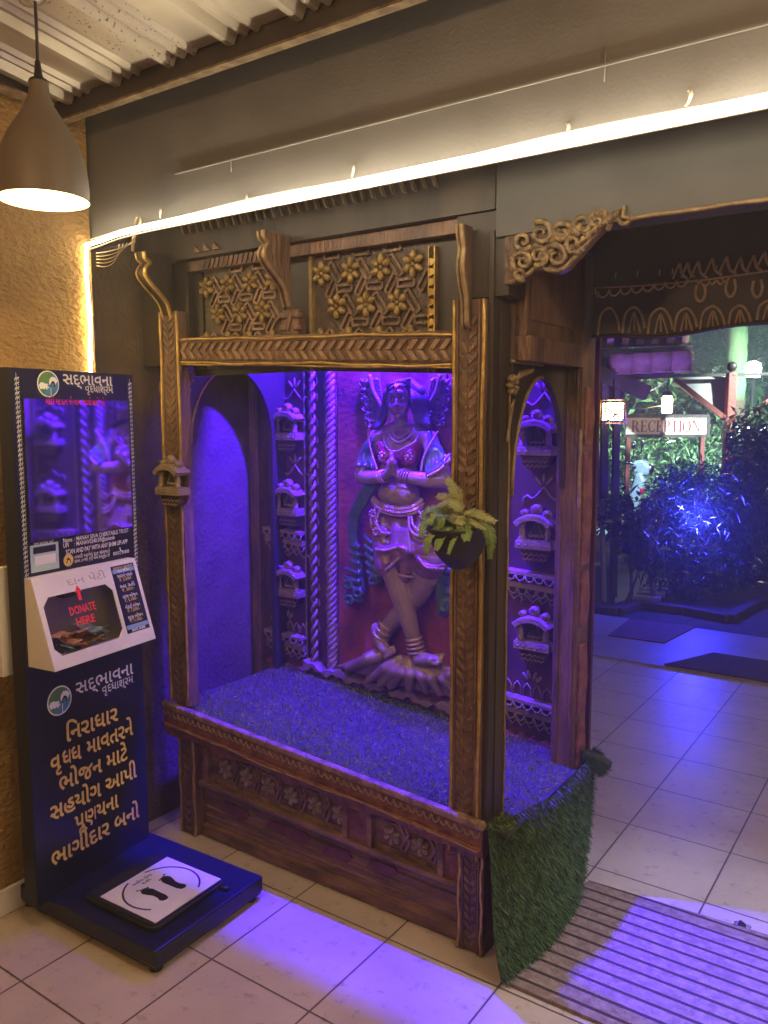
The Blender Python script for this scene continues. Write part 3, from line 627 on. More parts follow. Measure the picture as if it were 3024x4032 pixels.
# ------------------------------------------------------------------ miniature balconies
def balcony():
    W_ = .066
    b = MB(); b.box(-W_*.86, W_*.86, -.006, .0, -.02, .11); o = b.build('miniature_balcony', 'maroon', pav)
    m = MB(); m.box(-W_, W_, -.062, 0, 0, .026); m.box(-W_*.94, W_*.94, -.058, 0, .026, .031)
    for k in range(5): m.ell((-.05+.025*k, -.0625, .013), (.008, .003, .004), 8, 4)
    m.build('ledge', 'sand', o, bevel=.002)
    for s in (-1, 1):
        p = MB(); p.lathe([(.013, .031), (.013, .037), (.009, .041), (.0115, .052), (.009, .066), (.007, .072), (.011, .077), (.013, .083), (.013, .088)], (s*.047, -.044, 0), 10); p.build('pillar', 'sand', o)
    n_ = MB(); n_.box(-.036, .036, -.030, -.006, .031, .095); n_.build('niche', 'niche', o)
    n_ = MB(); n_.tube([(-.026, -.033, .046), (0, -.033, .093), (.026, -.033, .046)], .0035, 5, closed=True); n_.tube([(-.028, -.034, .042), (.028, -.034, .042)], .0035, 5)
    for k in range(4): n_.tube([(-.026+.017*k, -.034, .032), (-.012+.017*k, -.034, .041)], .0018, 4)
    n_.build('niche_frame', 'sand', o)
    outer = arc2(0, .022, .098, math.radians(42), math.radians(138), 12); inner = arc2(0, .018, .080, math.radians(135), math.radians(45), 12)
    c = MB(); c.prism(outer+inner, -.066, 0, 'y', sm=False); c.prism([(a*.93, b*.93+.006) for a, b in outer]+[(a, b) for a, b in inner], -.071, -.060, 'y'); c.build('canopy', 'sand', o, bevel=.002)
    t = MB()
    for x, z, r in ((0, .132, .021), (-.040, .118, .016), (.040, .118, .016)):
        t.ell((x, -.032, z), (r, .022, r), 10, 6); t.tube([(x+r*.7*math.cos(a), -.054, z+r*.7*math.sin(a)) for a in np.linspace(.2, 2.9, 8)], .0028, 5)
    t.build('crown', 'sand', o)
    k_ = MB(); k_.prism([(-.055, 0), (.055, 0), (.047, -.030), (.026, -.046), (-.026, -.046), (-.047, -.030)], -.044, 0, 'y')
    k_.build('corbel', 'maroon', o, bevel=.004)
    q = MB()
    for r_, (zz, ww, yy) in enumerate(((-.016, .048, -.047), (-.032, .042, -.046))):
        for i in range(5):
            a = -ww+ww*2*i/4*.8+.2*ww; q.tube([(a-.010, yy, zz), (a, yy-.002, zz-.008), (a+.010, yy, zz)], .0024, 4)
    q.build('scallop_carving', 'gold_dull', o)
    return o
def halo_lines(xc, z, y=YB-.003):
    g = MB()
    L = [(-.078, 0), (-.074, .028), (-.06, .036), (-.046, .026), (-.034, .030), (-.018, .045), (0, .068), (.018, .045), (.034, .030), (.046, .026), (.06, .036), (.074, .028), (.078, 0)]
    g.tube([(xc+a, y, z+b) for a, b in L], .0042, 6)
    for s in (-1, 0, 1): g.ell((xc+s*.020, y, z+.096-abs(s)*.008), (.007, .004, .020), 8, 5, rot=Matrix.Rotation(s*.75, 3, 'Y'))
    o = g.build('lotus_outline', 'halo', pav)
    return o
B0 = balcony(); first = True
for (u, v), lab, Yc in [((1123, 1721), 'top', 0), ((1127, 2018), 'mid', 0), ((1131, 2338), 'low', 0), ((2104, 1778), 'top', 0), ((2102, 2148), 'mid', 0), ((2095, 2546), 'low', 0), ((657, 1936), 'post', 1)]:
    p = at(u, v, YF-.05 if Yc else YB-.05); o = B0 if first else copy_tree(B0, pav); first = False
    sc = .92 if Yc else 1.0
    o.location = (p.x, YF+.004 if Yc else YB, p.z-.013); o.scale = (sc, sc, sc)
    if Yc: o['label'] = 'lone balcony carving jutting from the left front post'
    else: halo_lines(p.x+.012, p.z+.128)
# ------------------------------------------------------------------ bench below the deck
mb = MB(); mb.box(-2.33, -1.01, YF+.02, YB+.012, .405, .440); mb.build('deck', 'wood_dark', pav, wp)
mb = MB(); mb.box(-2.35, -1.005, YF-.028, YF-.002, .446, .470); lip = mb.build('front_lip', 'wood_light', pav, wp, bevel=.006)
mb = MB(); mb.box(-2.345, -1.01, YF-.018, YF+.03, .366, .446); mb.box(-2.345, -1.01, YF-.026, YF-.018, .378, .392)
xs = np.linspace(-2.345, -1.01, 90); mb.prism([(x, .372+.004*math.sin(x*31)) for x in xs]+[(x, .352+.006*math.sin(x*23+1)) for x in reversed(xs)], YF-.014, YF+.02, 'y')
apr = mb.build('apron', 'wood_red', pav, wp, bevel=.003)
mb = MB()
for x in np.arange(-2.33, -1.02, .0265):
    mb.tube([(x+.0118*math.cos(a), YF-.0195, .438+.020*math.sin(a)) for a in np.linspace(math.pi, 2*math.pi, 7)], .0032, 5)
mb.build('scallop_carving', 'sand', apr, wp)
mb = MB(); wavy(mb, (-2.34, .385), (-1.02, .385), .0035, .004, 'x', YF-.027, 90); mb.build('painted_wave', 'wood_light', apr, wp)
mb = MB(); mb.box(-2.21, -1.105, YF+.052, YF+.07, .004, .36); base = mb.build('base_panel', 'wood_base', pav, wp)
mb = MB(); mb.box(-2.205, -1.11, YF+.03, YF+.053, .005, .030); mb.box(-2.21, -1.105, YF+.022, YF+.053, .188, .204); mb.box(-2.21, -1.105, YF+.034, YF+.053, .030, .045)
for x0, x1 in ((-2.185, -2.165), (-1.545, -1.525), (-1.445, -1.428), (-1.185, -1.165)): mb.box(x0, x1, YF+.028, YF+.053, .204, .36)
for z in (.075, .105, .14, .17): mb.box(-2.205, -1.11, YF+.046, YF+.0525, z, z+.004)
mb.build('rail_frame', 'wood_base', base, wp, bevel=.003)
for a in ((-1.525, -1.445), (-1.165, -1.11), (-2.207, -2.185)): mb = MB(); mb.box(*a, YF+.036, YF+.053, .204, .36); mb.build('red_stile', 'wood_red', base, wp)
for x0, x1, z0 in ((-2.12, -1.98, .118), (-1.90, -1.70, .118), (-1.64, -1.52, .112), (-1.46, -1.34, .12)): mb = MB(); mb.prism([(x0, z0), (x1-.02, z0-.006), (x1, z0+.018), (x1-.01, z0+.036), (x0+.02, z0+.034)], YF+.044, YF+.0525, 'y'); mb.build('maroon_patch', 'maroon_old', base, wp)
for x0, x1, nfl, st in ((-2.165, -1.545, 6, -2.09), (-1.428, -1.185, 2, -1.36)):
    b2 = MB(); b2.box(x0, x1, YF+.048, YF+.053, .206, .222, 0); b2.box(x0, x1, YF+.048, YF+.053, .345, .36)
    for i in range(nfl):
        cx = st+i*.105
        hollow_bar(b2, (cx+.030, .335), (cx+.058, .285), .017, YF+.053, .012); hollow_bar(b2, (cx-.03, .318), (cx+.020, .318), .015, YF+.053, .012); hollow_bar(b2, (cx+.062, .275), (cx+.042, .232), .017, YF+.053, .012)
        f2 = MB(); flower(f2, (cx, YF+.046, .268), .034, (1, 0, 0), (0, 0, 1), 6); f2.build('carved_flower', 'sand_pale', base, wp)
    b2.build('lattice_bars', 'wood_light', base, wp)
mb = MB(); mb.box(-1.02, -.985, 2.06, 2.57, .02, .40); mb.box(-1.0, -.955, 2.10, 2.56, .385, .425); mb.build('side_board', 'wood_dark', pav, wp)
mb = MB(); mb.box(-.95, -.928, 2.16, 2.54, .372, .43); mb.build('side_lip', 'wood_light', pav, wp, bevel=.006)
# ------------------------------------------------------------------ turf on the deck and hanging at the side
def blades(name, pos, nrm, L, w, label, cat, base_mb, lean, spread=.5, mats=('turf_back', 'turf')):
    N = len(pos); pos = np.asarray(pos); nrm = np.asarray(nrm)
    d = nrm+rng.normal(0, spread, (N, 3))+np.asarray(lean); d /= np.linalg.norm(d, axis=1)[:, None]
    l = (L*rng.uniform(.6, 1.25, N))[:, None]; s = np.cross(d, rng.normal(0, 1, (N, 3))); s /= np.linalg.norm(s, axis=1)[:, None]
    tip = pos+d*l; mid = pos+d*l*.5-np.array([0, 0, 1])*l*.04
    tip = tip+np.array([0, 0, -1])*l*.10
    V = np.stack([pos-s*w, pos+s*w, mid+s*w*.8, tip, mid-s*w*.8], 1).reshape(-1, 3)
    mb = base_mb; o = len(mb.v); mb.v += [tuple(p) for p in V]
    for i in range(N): k = o+5*i; mb.f.append([k, k+1, k+2, k+3, k+4]); mb.mi.append(1); mb.sm.append(False)
    mb.open = True; ob = mb.build(name, list(mats)); return tag(ob, label, cat)
def lerp_deck(x): return wp((x, 2.0, .452))[2]
N = 16000; X = rng.uniform(-2.315, -.945, N); Y = rng.uniform(1.950, 2.575, N)
Z = np.array([lerp_deck(x) for x in X]); keep = ~((X > -1.135) & (X < -1.01) & (Y < 2.075)); X, Y, Z = X[keep], Y[keep], Z[keep]
mb = MB(); mb.box(-2.325, -.94, 1.949, 2.58, .442, .452)
mb.v = [wp(p) for p in mb.v]
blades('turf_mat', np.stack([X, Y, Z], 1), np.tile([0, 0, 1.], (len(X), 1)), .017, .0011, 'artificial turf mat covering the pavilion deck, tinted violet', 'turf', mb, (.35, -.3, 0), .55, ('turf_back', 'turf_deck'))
# hanging mat: a bent sheet from the deck edge down to the floor, front corner curling out
def mat_pt(s, t):                       # s: 0 front .. 1 back, t: 0 top .. 1 bottom
    ztop = .405+.02*s; z = ztop*(1-t)+.012
    y = (1.925+.63*s)*(1-t)+(1.878+.487*s)*t + .010*math.sin(6*t)*(1-s)
    e = max(0, 1-s*2.4); x = -.918+.028*t+.012*math.sin(3.1*s)*t+.010*math.sin(math.pi*t)*(.4+.6*s)-e*(.075-.05*t*t)
    return Vector((x, y, z))
mb = MB(); n1, n2 = 16, 16; vs = [tuple(mat_pt(i/n1, j/n2)) for j in range(n2+1) for i in range(n1+1)]
mb.add(vs, [(j*(n1+1)+i, j*(n1+1)+i+1, (j+1)*(n1+1)+i+1, (j+1)*(n1+1)+i) for j in range(n2) for i in range(n1)], 0, True)
S = rng.uniform(0, 1, 12000); T = rng.uniform(0, 1, 12000)
blades('turf_mat', [tuple(mat_pt(a, b)) for a, b in zip(S, T)], np.tile([1., -.25, 0], (12000, 1)), .021, .0012, 'dark green artificial turf mat hanging to the floor from the open side of the deck', 'turf', mb, (.1, -.15, -.65), .4)
mb = MB(); pts = []; nn = []
mb.tube([tuple(Vector((-.945, 2.50+.06*i/6, .435))+Vector((.012*i, 0, -.001*i*i))) for i in range(7)], .02, 6)
for i in range(2200):
    a = rng.uniform(0, 6.28); t = rng.uniform(0, 1); pts.append((-.935+.055*t, 2.49+.08*rng.uniform(0, 1), .432-.05*t*t)); nn.append((math.cos(a)*.6+.5, math.sin(a)*.4, .7))
blades('turf_tuft', pts, nn, .026, .0013, 'bushy turf tuft sticking out at the back corner of the deck', 'turf', mb, (.3, 0, 0), .5)
# ================================================================== RELIEF STATUE
def s2(cx, cy, d): return at(1250+cx/2.765, 1450+cy/2.765, YB-d)
def s3(cx, cy, d): return at(1250+cx/2.765, 1950+cy/2.765, YB-d)
sta = thing('relief_statue', 'painted relief statue of a woman with joined palms and crossed legs', 'statue')
HC = s2(893, 355, .095)                                     # head centre
HF = Vector((.36, -.93, -.05)).normalized(); HR = HF.cross(Vector((-.06, 0, 1))).normalized()*1; HR = Vector((.93, .36, .05)).normalized(); HU = HR.cross(HF); HU = HU if HU.z > 0 else -HU
def hd(r, f, u): return HC+HR*r+HF*f+HU*u
HM = Matrix((HR, HF, HU)).transposed()
b = MB()
b.ell(hd(0, -.004, .012), (.044, .050, .056), 18, 12, rot=HM); b.ell(hd(0, .010, -.022), (.036, .038, .038), 16, 10, rot=HM)
b.cap(hd(0, .030, -.053), hd(0, .026, -.050), .012); b.ell(hd(.021, .030, -.018), (.016, .014, .018), rot=HM); b.ell(hd(-.021, .030, -.018), (.016, .014, .018), rot=HM)
b.cap(hd(0, .046, .012), hd(0, .0575, -.011), .0042, .0062); b.cap(hd(-.006, .050, -.014), hd(.006, .050, -.014), .0045)
b.ell(hd(0, .042, .030), (.028, .010, .014), rot=HM)
b.cap(hd(0, .040, -.029), hd(0, .040, -.034), .011, .009)
for s in (-1, 1): b.cap(hd(s*.008, .0475, .0205), hd(s*.030, .038, .020), .004, .003); b.ell(hd(s*.043, -.002, -.006), (.006, .011, .016), rot=HM)
nk = s2(915, 650, .055)
b.cap(hd(0, -.006, -.035), nk, .024, .028, 14)
shR, shL = s2(640, 765, .055), s2(1215, 770, .055); b.chain([shR, nk, shL], [.034, .036, .034], 14)
b.ell(s2(900, 860, .05), (.098, .046, .075), 18, 12); b.ell(s2(880, 1140, .045), (.082, .042, .080), 18, 12); b.ell(s2(885, 1370, .048), (.092, .046, .055), 18, 12)
b.ell(s2(770, 950, .085), (.030, .026, .030)); b.ell(s2(1000, 960, .085), (.030, .026, .030))
eR, eL = s2(485, 1170, .075), s2(1385, 1215, .085); wR, wL = s2(735, 1175, .125), s2(905, 1170, .125)
b.chain([shR, eR, s2(600, 1190, .10), wR], [.032, .030, .028, .018], 12); b.chain([shL, eL, s2(1180, 1215, .105), wL], [.032, .031, .029, .018], 12)
# joined palms with five fingers each
for s, wr in ((-1, wR), (1, wL)):
    base_ = s2(812+s*22, 1120, .135); b.cap(wr, base_, .017, .017); b.cap(base_, s2(810+s*17, 1030, .140), .0165, .015)
    for k in range(4):
        L = (.90, 1.0, .96, .78)[k]; dd = .158-.011*k
        p0, p1 = s2(810+s*15, 1035, dd), s2(808+s*12, 1035-60*L, dd); p2 = s2(806+s*9, 1035-118*L, dd+.001)
        b.chain([p0, p1, p2], [.0058, .0054, .0042], 8)
    b.chain([s2(812+s*22, 1105, .150), s2(815+s*20, 1040, .164), s2(813+s*14, 995, .166)], [.0068, .006, .0046], 8)
# legs: the near leg crosses in front, the other ends in a pointed foot behind it
hip = s3(900, 330, .045)
b.ell(hip, (.10, .05, .085), 18, 12)
b.chain([s3(830, 560, .06), s3(835, 850, .085), s3(905, 1080, .085), s3(985, 1330, .075), s3(1055, 1590, .062), s3(1075, 1700, .058)], [.058, .047, .040, .036, .027, .022], 16)
b.chain([s3(1130, 560, .045), s3(1185, 860, .045), s3(1080, 1080, .035)], [.062, .058, .046], 16)
b.chain([s3(1080, 1080, .035), s3(860, 1330, .035), s3(740, 1470, .042), s3(690, 1560, .048)], [.044, .036, .030, .023], 14)
# feet with toes
b.chain([s3(1075, 1720, .056), s3(1090, 1790, .066), s3(1230, 1795, .085)], [.022, .024, .020], 12); b.cap(s3(1130, 1740, .07), s3(1290, 1790, .085), .018, .014)
for k in range(5): b.chain([s3(1250+8*k, 1830-20*k, .092-.004*k), s3(1300+10*k-abs(k-2)*2, 1838-24*k, .096-.005*k), s3(1330+9*k-(k == 0)*22, 1842-26*k, .093-.005*k)], [.0085, .0075, .0068 if k < 4 else .0085], 8)
b.chain([s3(640, 1470, .040), s3(672, 1580, .052), s3(735, 1680, .064)], [.020, .024, .024], 12); b.cap(s3(640, 1440, .035), s3(700, 1500, .042), .021)
for k in range(5): b.chain([s3(720+26*k, 1690-9*k, .068), s3(734+26*k, 1735-10*k, .074), s3(740+25*k, 1765-13*k-4*(k > 2), .076)], [.0085, .0078, .007], 8)
b.build('body', 'skin', sta, remesh=.0034, smooth=2)
# face paint
m = MB()
for s in (-1, 1): m.ell(hd(s*.0185, .0405, .0115), (.0088, .0050, .0044), 12, 8, rot=HM)
m.build('eyes', 'eye', sta)
m = MB()
for s in (-1, 1):
    m.ell(hd(s*.0185-.0015, .0450, .0115), (.0036, .0016, .0038), 10, 6, rot=HM)
    m.tube([hd(s*.0085, .0435, .0115), hd(s*.013, .0462, .0160), hd(s*.019, .0458, .0170), hd(s*.026, .041, .0150), hd(s*.030, .037, .0115)], .0015, 5)
    m.tube([hd(s*.006, .0500, .0245), hd(s*.014, .0500, .0300), hd(s*.024, .0445, .0300), hd(s*.033, .036, .0245)], .0016, 5)
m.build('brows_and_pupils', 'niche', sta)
m = MB(); m.cap(hd(-.0105, .0475, -.0300), hd(0, .0518, -.0325), .0018, .0028); m.cap(hd(.0105, .0475, -.0300), hd(0, .0518, -.0325), .0018, .0028)
m.cap(hd(-.005, .0495, -.0368), hd(.005, .0495, -.0368), .0028); m.build('lips', 'lips', sta)
# hair: mass plus combed strands
h = MB(); h.ell(hd(.004, -.022, .030), (.053, .050, .052), 18, 12, rot=HM)
h.chain([hd(-.040, -.012, .03), s2(745, 420, .075), s2(700, 560, .06), s2(640, 650, .062)], [.022, .020, .020, .012], 12)
h.chain([hd(.045, -.012, .03), s2(1090, 400, .06), s2(1120, 530, .05), s2(1210, 650, .06)], [.026, .032, .026, .012], 12)
h.chain([hd(.035, -.02, .06), s2(1110, 260, .06), s2(1170, 400, .045), s2(1160, 520, .045)], [.024, .026, .022, .016], 12)
h.build('hair', 'hair', sta, remesh=.005, smooth=2)
h = MB()
for k in range(13):
    t = k/12
    h.tube(spl([hd(-.006+.012*t, .045-.02*t, .064+.006*t), hd(.02+.016*t, .034-.022*t, .068-.004*t+.012*t), hd(.043+.008*t, .006-.02*t, .045+.02*t), s2(1030+150*t, 330-30*t, .106-.045*t), s2(1040+150*t, 470-10*t, .098-.035*t), s2(1075+150*t, 600+40*t, .092-.02*t)], 5), .0044, 6)
for k in range(7):
    t = k/6
    h.tube(spl([hd(-.006, .048-.02*t, .064+.004*t), hd(-.026-.010*t, .034-.02*t, .056+.006*t), hd(-.042-.006*t, .010-.012*t, .026), s2(752-30*t, 430, .095-.02*t), s2(715-50*t, 570, .085-.01*t), s2(640-20*t, 655, .082)], 5), .0042, 6)
h.build('hair_strand', 'hair', sta)
# head jewel, earrings, necklaces, bangles, anklets
JW = {k: MB() for k in ('forehead_jewel', 'earring', 'earring_', 'necklace', 'bangles_right', 'bangles_left', 'anklet', 'anklet_', 'brooch', 'brooch_')}
j = JW['forehead_jewel']; j.tube([hd(0, .047, .063), hd(0, .052, .050), hd(0, .0535, .044)], [.003, .004, .005], 6); j.ell(hd(0, .053, .042), .005, 8, 6)
for cx, cy in ((790, 500), (1038, 500)):
    j = JW['earring' if cx < 900 else 'earring_']; j.tube([s2(cx, cy-50, .095), s2(cx, cy+55, .095)], .003, 5)
    for k in range(4): j.ell(s2(cx+3*k*(-1 if cx < 900 else 0), cy-45+32*k, .095), (.0075-.001*k, .006, .0075), 8, 6)
j = JW['necklace']
def necklace(pts, d, r, bead, n=30):
    P = spl([s2(x, y, dd) for x, y, dd in pts], 8); j.tube(P, r, 5)
    L = [0.]
    for a, b_ in zip(P, P[1:]): L.append(L[-1]+(b_-a).length)
    for k in range(n):
        t = L[-1]*(k+.5)/n; i = next(i for i in range(len(L)-1) if L[i+1] >= t); q = P[i].lerp(P[i+1], (t-L[i])/max(1e-6, L[i+1]-L[i])); j.ell(q, bead, 7, 5)
necklace([(775, 680, .075), (800, 760, .095), (880, 805, .104), (980, 760, .096), (1060, 680, .075)], 0, .0022, .0046, 26)
necklace([(815, 680, .08), (835, 730, .096), (890, 760, .104), (960, 725, .097), (1010, 670, .08)], 0, .002, .0036, 22)
necklace([(730, 690, .075), (728, 800, .10), (780, 890, .118), (830, 905, .124), (900, 890, .122), (1060, 800, .105), (1110, 690, .075)], 0, .0024, .0042, 40)
for p, q, r in ((s2(690, 1180, .118), s2(735, 1172, .127), .0215), (s2(905, 1166, .127), s2(985, 1190, .122), .023)):
    p, q = Vector(p), Vector(q); d = (q-p).normalized(); e = d.orthogonal().normalized(); f_ = d.cross(e); j = JW['bangles_right' if r < .022 else 'bangles_left']
    for k in range(4): c = p.lerp(q, k/3); j.tube([c+(e*math.cos(a)+f_*math.sin(a))*(r+.001*(k % 2)) for a in np.linspace(0, 6.28, 17)[:-1]], .0034, 6, closed=True)
for p, q, r, n in ((s3(1048, 1560, .062), s3(1078, 1700, .058), .030, 4), (s3(760, 1420, .04), s3(690, 1530, .047), .033, 3)):
    p, q = Vector(p), Vector(q); d = (q-p).normalized(); e = d.orthogonal().normalized(); f_ = d.cross(e); j = JW['anklet' if n == 4 else 'anklet_']
    for k in range(n): c = p.lerp(q, k/(n-1)); j.tube([c+(e*math.cos(a)+f_*math.sin(a))*r for a in np.linspace(0, 6.28, 19)[:-1]], .0058, 7, closed=True)
for cx in (985, 700):
    j = JW['brooch' if cx > 800 else 'brooch_']; c = s2(cx, 960, .114 if cx > 800 else .112); j.ell(c, .008, 8, 6)
    for k in range(8): j.ell(c+Vector((math.cos(k*.785)*.015, .003, math.sin(k*.785)*.015)), .0055, 7, 5)
for k, v in JW.items(): v.build({'bangles_right': 'bangle', 'bangles_left': 'bangle'}.get(k, k.rstrip('_')), 'jewel', sta)
# blouse
g = MB(); g.ell(s2(768, 955, .083), (.036, .032, .036), 14, 10); g.ell(s2(1005, 965, .083), (.037, .032, .037), 14, 10)
g.ell(s2(885, 985, .06), (.092, .044, .038), 16, 10); g.cap(s2(690, 830, .075), s2(760, 940, .075), .02, .03); g.cap(s2(1100, 820, .075), s2(1010, 940, .075), .02, .03)
g.build('blouse', 'blouse', sta, remesh=.0045, smooth=2)
# green scarf over the shoulders with long folded tails
c = MB()
for k in range(6):
    t = k/5
    c.chain(spl([s2(655-40*t, 690+25*t, .075-.02*t), s2(590-70*t, 820+20*t, .088-.012*t), s2(590-135*t, 960+40*t, .088), s2(625-180*t, 1085-25*t, .094+.010*(k % 2))], 3), [.0085]*10, 8)
    c.chain(spl([s2(1215+30*t, 700+15*t, .075-.02*t), s2(1220+110*t, 830+30*t, .09-.01*t), s2(1160+230*t, 990-10*t, .098-.01*t), s2(1140+250*t, 1125-80*t, .100+.010*(k % 2))], 3), [.0085]*10, 8)
c.chain(spl([s2(1440, 960, .08), s2(1330, 1070, .11), s2(1210, 1150, .124)], 3), [.013]*7, 8)
for k in range(4):
    t = k/3
    c.chain(spl([s2(640-110*t, 1260+20*t, .06), s2(500-90*t, 1500, .05), s3(430-60*t, 250, .045), s3(420-50*t, 480, .045), s3(455-10*t, 720, .045), s3(500-15*t, 1050-40*t, .04)], 3), [.0125]*16, 8)
for k in range(6): c.cap(s3(360-14*k*(k > 2), 545+85*k, .05), s3(450, 560+90*k+20*(k > 2), .055), .010, .012); 
for k in range(5): c.cap(s3(520+8*k, 450+95*k, .05), s3(590+14*k, 520+95*k, .06), .012, .010)
for cx, cy in ((440, 1065), (330, 975), (345, 1140), (610, 930)):
    c.tube([s3(cx+42*math.cos(a), cy+42*math.sin(a), .06) for a in np.linspace(0, 6.28, 13)[:-1]], .008, 7, closed=True)
c.cap(s3(330, 1100, .04), s3(470, 1130, .04), .02, .016); c.cap(s3(600, 640, .045), s3(660, 900, .045), .02, .022)
for k in range(3): c.chain(spl([s3(1330+35*k, 560, .035), s3(1370+30*k, 800, .035), s3(1340+40*k, 1050, .035), s3(1350+40*k, 1260, .035)], 3), [.02]*10, 8)
for k in range(4): c.cap(s3(1420, 840+110*k, .05), s3(1490, 830+110*k, .055), .012)
c.tube([s3(1380+45*math.cos(a), 1210+45*math.sin(a), .055) for a in np.linspace(0, 6.28, 13)[:-1]], .009, 7, closed=True)
c.build('scarf', 'scarf', sta, remesh=.0042, smooth=1)
c = MB()
for P in ([(560, 640), (555, 780), (595, 950), (640, 1090)], [(1300, 700), (1210, 850), (1150, 980), (1125, 1110)]):
    pts = spl([s2(x, y, .108) for x, y in P], 8); c.tube(pts, .0035, 5)
    for q in pts[::1]: c.ell(q+Vector((.004, -.003, 0)), .0052, 7, 5)
    c.build('scarf_beading', 'jewel', sta); c = MB()
pts = spl([s2(1440, 1000, .095), s2(1330, 1105, .125), s2(1200, 1175, .137)], 8)
for q in pts: c.ell(q, .0058, 7, 5)
c.build('scarf_beading', 'jewel', sta)
# draped skirt
k_ = MB(); k_.ell(s3(895, 300, .045), (.106, .052, .088), 18, 12); k_.chain([s3(760, 450, .065), s3(770, 760, .09)], [.058, .053], 14); k_.chain([s3(1100, 420, .06), s3(1215, 720, .065)], [.070, .068], 14)
k_.chain([s3(900, 330, .09), s3(905, 600, .115)], [.035, .045], 12); k_.chain([s3(960, 650, .09), s3(950, 870, .085)], [.045, .030], 10)
def swag(P, d, r, n=4, dv=28):
    for i in range(n):
        k_.chain(spl([s3(x, y+i*dv, dd+d) for x, y, dd in P], 4), [r]*(4*(len(P)-1)+1), 8)
for q in range(4): swag([(640+30*q, 160+40*q, .09), (630+40*q, 330+20*q, .105), (700+30*q, 420, .115)], 0, .007, 1); swag([(1120-20*q, 180+30*q, .095), (1150-30*q, 320, .105), (1240-60*q, 420, .10)], 0, .007, 1)
swag([(610, 470, .09), (700, 560, .125), (810, 540, .13)], 0, .009, 3); swag([(1010, 500, .13), (1130, 560, .13), (1260, 520, .10)], 0, .010, 3)
swag([(615, 560, .10), (720, 590, .14), (850, 560, .155), (960, 590, .15), (1080, 640, .13)], 0, .009, 1)
for k in range(6): k_.chain([s3(850+28*k, 380, .13), s3(830+36*k, 620, .15)], [.006, .008], 7)
swag([(1080, 640, .13), (1150, 740, .14), (1270, 780, .13), (1380, 760, .095)], 0, .009, 2, 32); swag([(690, 840, .10), (780, 760, .14), (880, 670, .14)], 0, .009, 2, 22)
for k in range(4): k_.cap(s3(870+45*k, 830, .10), s3(930+12*k, 760, .10), .010, .006)
k_.build('skirt', 'skirt', sta, remesh=.004, smooth=1)
j = MB()
for P, n, r in (([(600, 45, .08), (680, 130, .105), (880, 180, .120), (1060, 150, .11), (1150, 80, .085)], 30, .0055), ([(610, 20, .08), (690, 95, .103), (880, 140, .118), (1050, 110, .108), (1140, 40, .085)], 1, .006)):
    pts = spl([s3(x, y, d) for x, y, d in P], 8); j.tube(pts, .008, 7)
    for q in pts: j.ell(q+Vector((.003, -.006, -.004)), r, 7, 5)
    j.tube([q+Vector((0, -.002, -.014)) for q in pts], .005, 6)
j.build('beaded_girdle', 'jewel', sta); j = MB()
for P in ([(640, 130, .10), (590, 250, .10), (610, 380, .11), (740, 440, .13)], [(690, 150, .11), (650, 280, .115), (700, 400, .13), (790, 420, .14)], [(1030, 240, .12), (1050, 330, .13), (1140, 400, .13), (1235, 380, .105)], [(1000, 240, .125), (1010, 360, .135), (1090, 440, .14), (1230, 430, .11)], [(1110, 180, .11), (1190, 260, .105), (1220, 350, .10)],
          [(640, 585, .125), (740, 600, .152), (850, 570, .165)], [(1110, 690, .145), (1200, 785, .155), (1370, 800, .105)], [(700, 850, .118), (800, 770, .15), (880, 690, .15)], [(860, 850, .11), (950, 880, .11), (1050, 890, .10)]):
    pts = spl([s3(*p) for p in P], 6)
    j.tube(pts, .004, 5)
    for q in pts: j.ell(q+Vector((0, -.003, 0)), .0058, 7, 5)
    j.build('bead_strand', 'jewel', sta); j = MB()
for cx, cy in ((640, 400), (1130, 380), (600, 200), (1150, 220)):
    cc = s3(cx, cy, .125)
    for q in range(7): j.ell(cc+Vector((.012*math.cos(q*.9), 0, .012*math.sin(q*.9))), .006, 7, 5)
    j.build('bead_rosette', 'jewel', sta); j = MB()
# carved scroll wings behind the head
WG = {-1: MB(), 1: MB()}; w = WG[-1]
def curl(cx, cy, r, a0, turns=1.4, s=1, th=.0030):
    n = 18; w.tube([s2(cx+s*r*(1-.75*i/n)*math.cos(a0+turns*6.28*i/n), cy+r*(1-.75*i/n)*math.sin(a0+turns*6.28*i/n), .018+.004*math.sin(i)) for i in range(n+1)], [th*(1.1-.5*i/n) for i in range(n+1)], 6)
for s, x0 in ((-1, 585), (1, 1320)):
    w = WG[s]
    for k in range(6):
        t = k/5
        for q in range(3): curl(x0-s*(60*t-45)-s*0+s*(48*q-40), 130+88*k+20*q, 40-3*q, q*1.7+k, 1.3, s)
        for q in range(3): w.tube(spl([s2(x0-s*70*t+s*(10+30*q), 120+85*k+20*q, .015), s2(x0-s*70*t+s*(40+25*q), 150+85*k, .022), s2(x0-s*70*t+s*(60+30*q), 130+85*k-10*q, .015)], 4), .0032, 6)
        for q in range(6): w.ell(s2(x0-s*70*t+s*(random.uniform(-80, 90)), 110+85*k+random.uniform(0, 80), .016), .0042, 7, 5)
    w.tube(spl([s2(x0+s*-10-s*(-30), 70, .03), s2(x0-s*25, 250, .03), s2(x0-s*75+s*-20, 380, .03), s2(x0-s*160, 500, .03)], 6), .0085, 8)
    for k in range(8): w.cap(s2(x0-s*(55+4*k), 120+28*k, .02), s2(x0-s*(85+5*k), 135+28*k, .03), .007, .003, 7)
for s in (-1, 1): WG[s].build('scroll_wing', 'halo', sta)
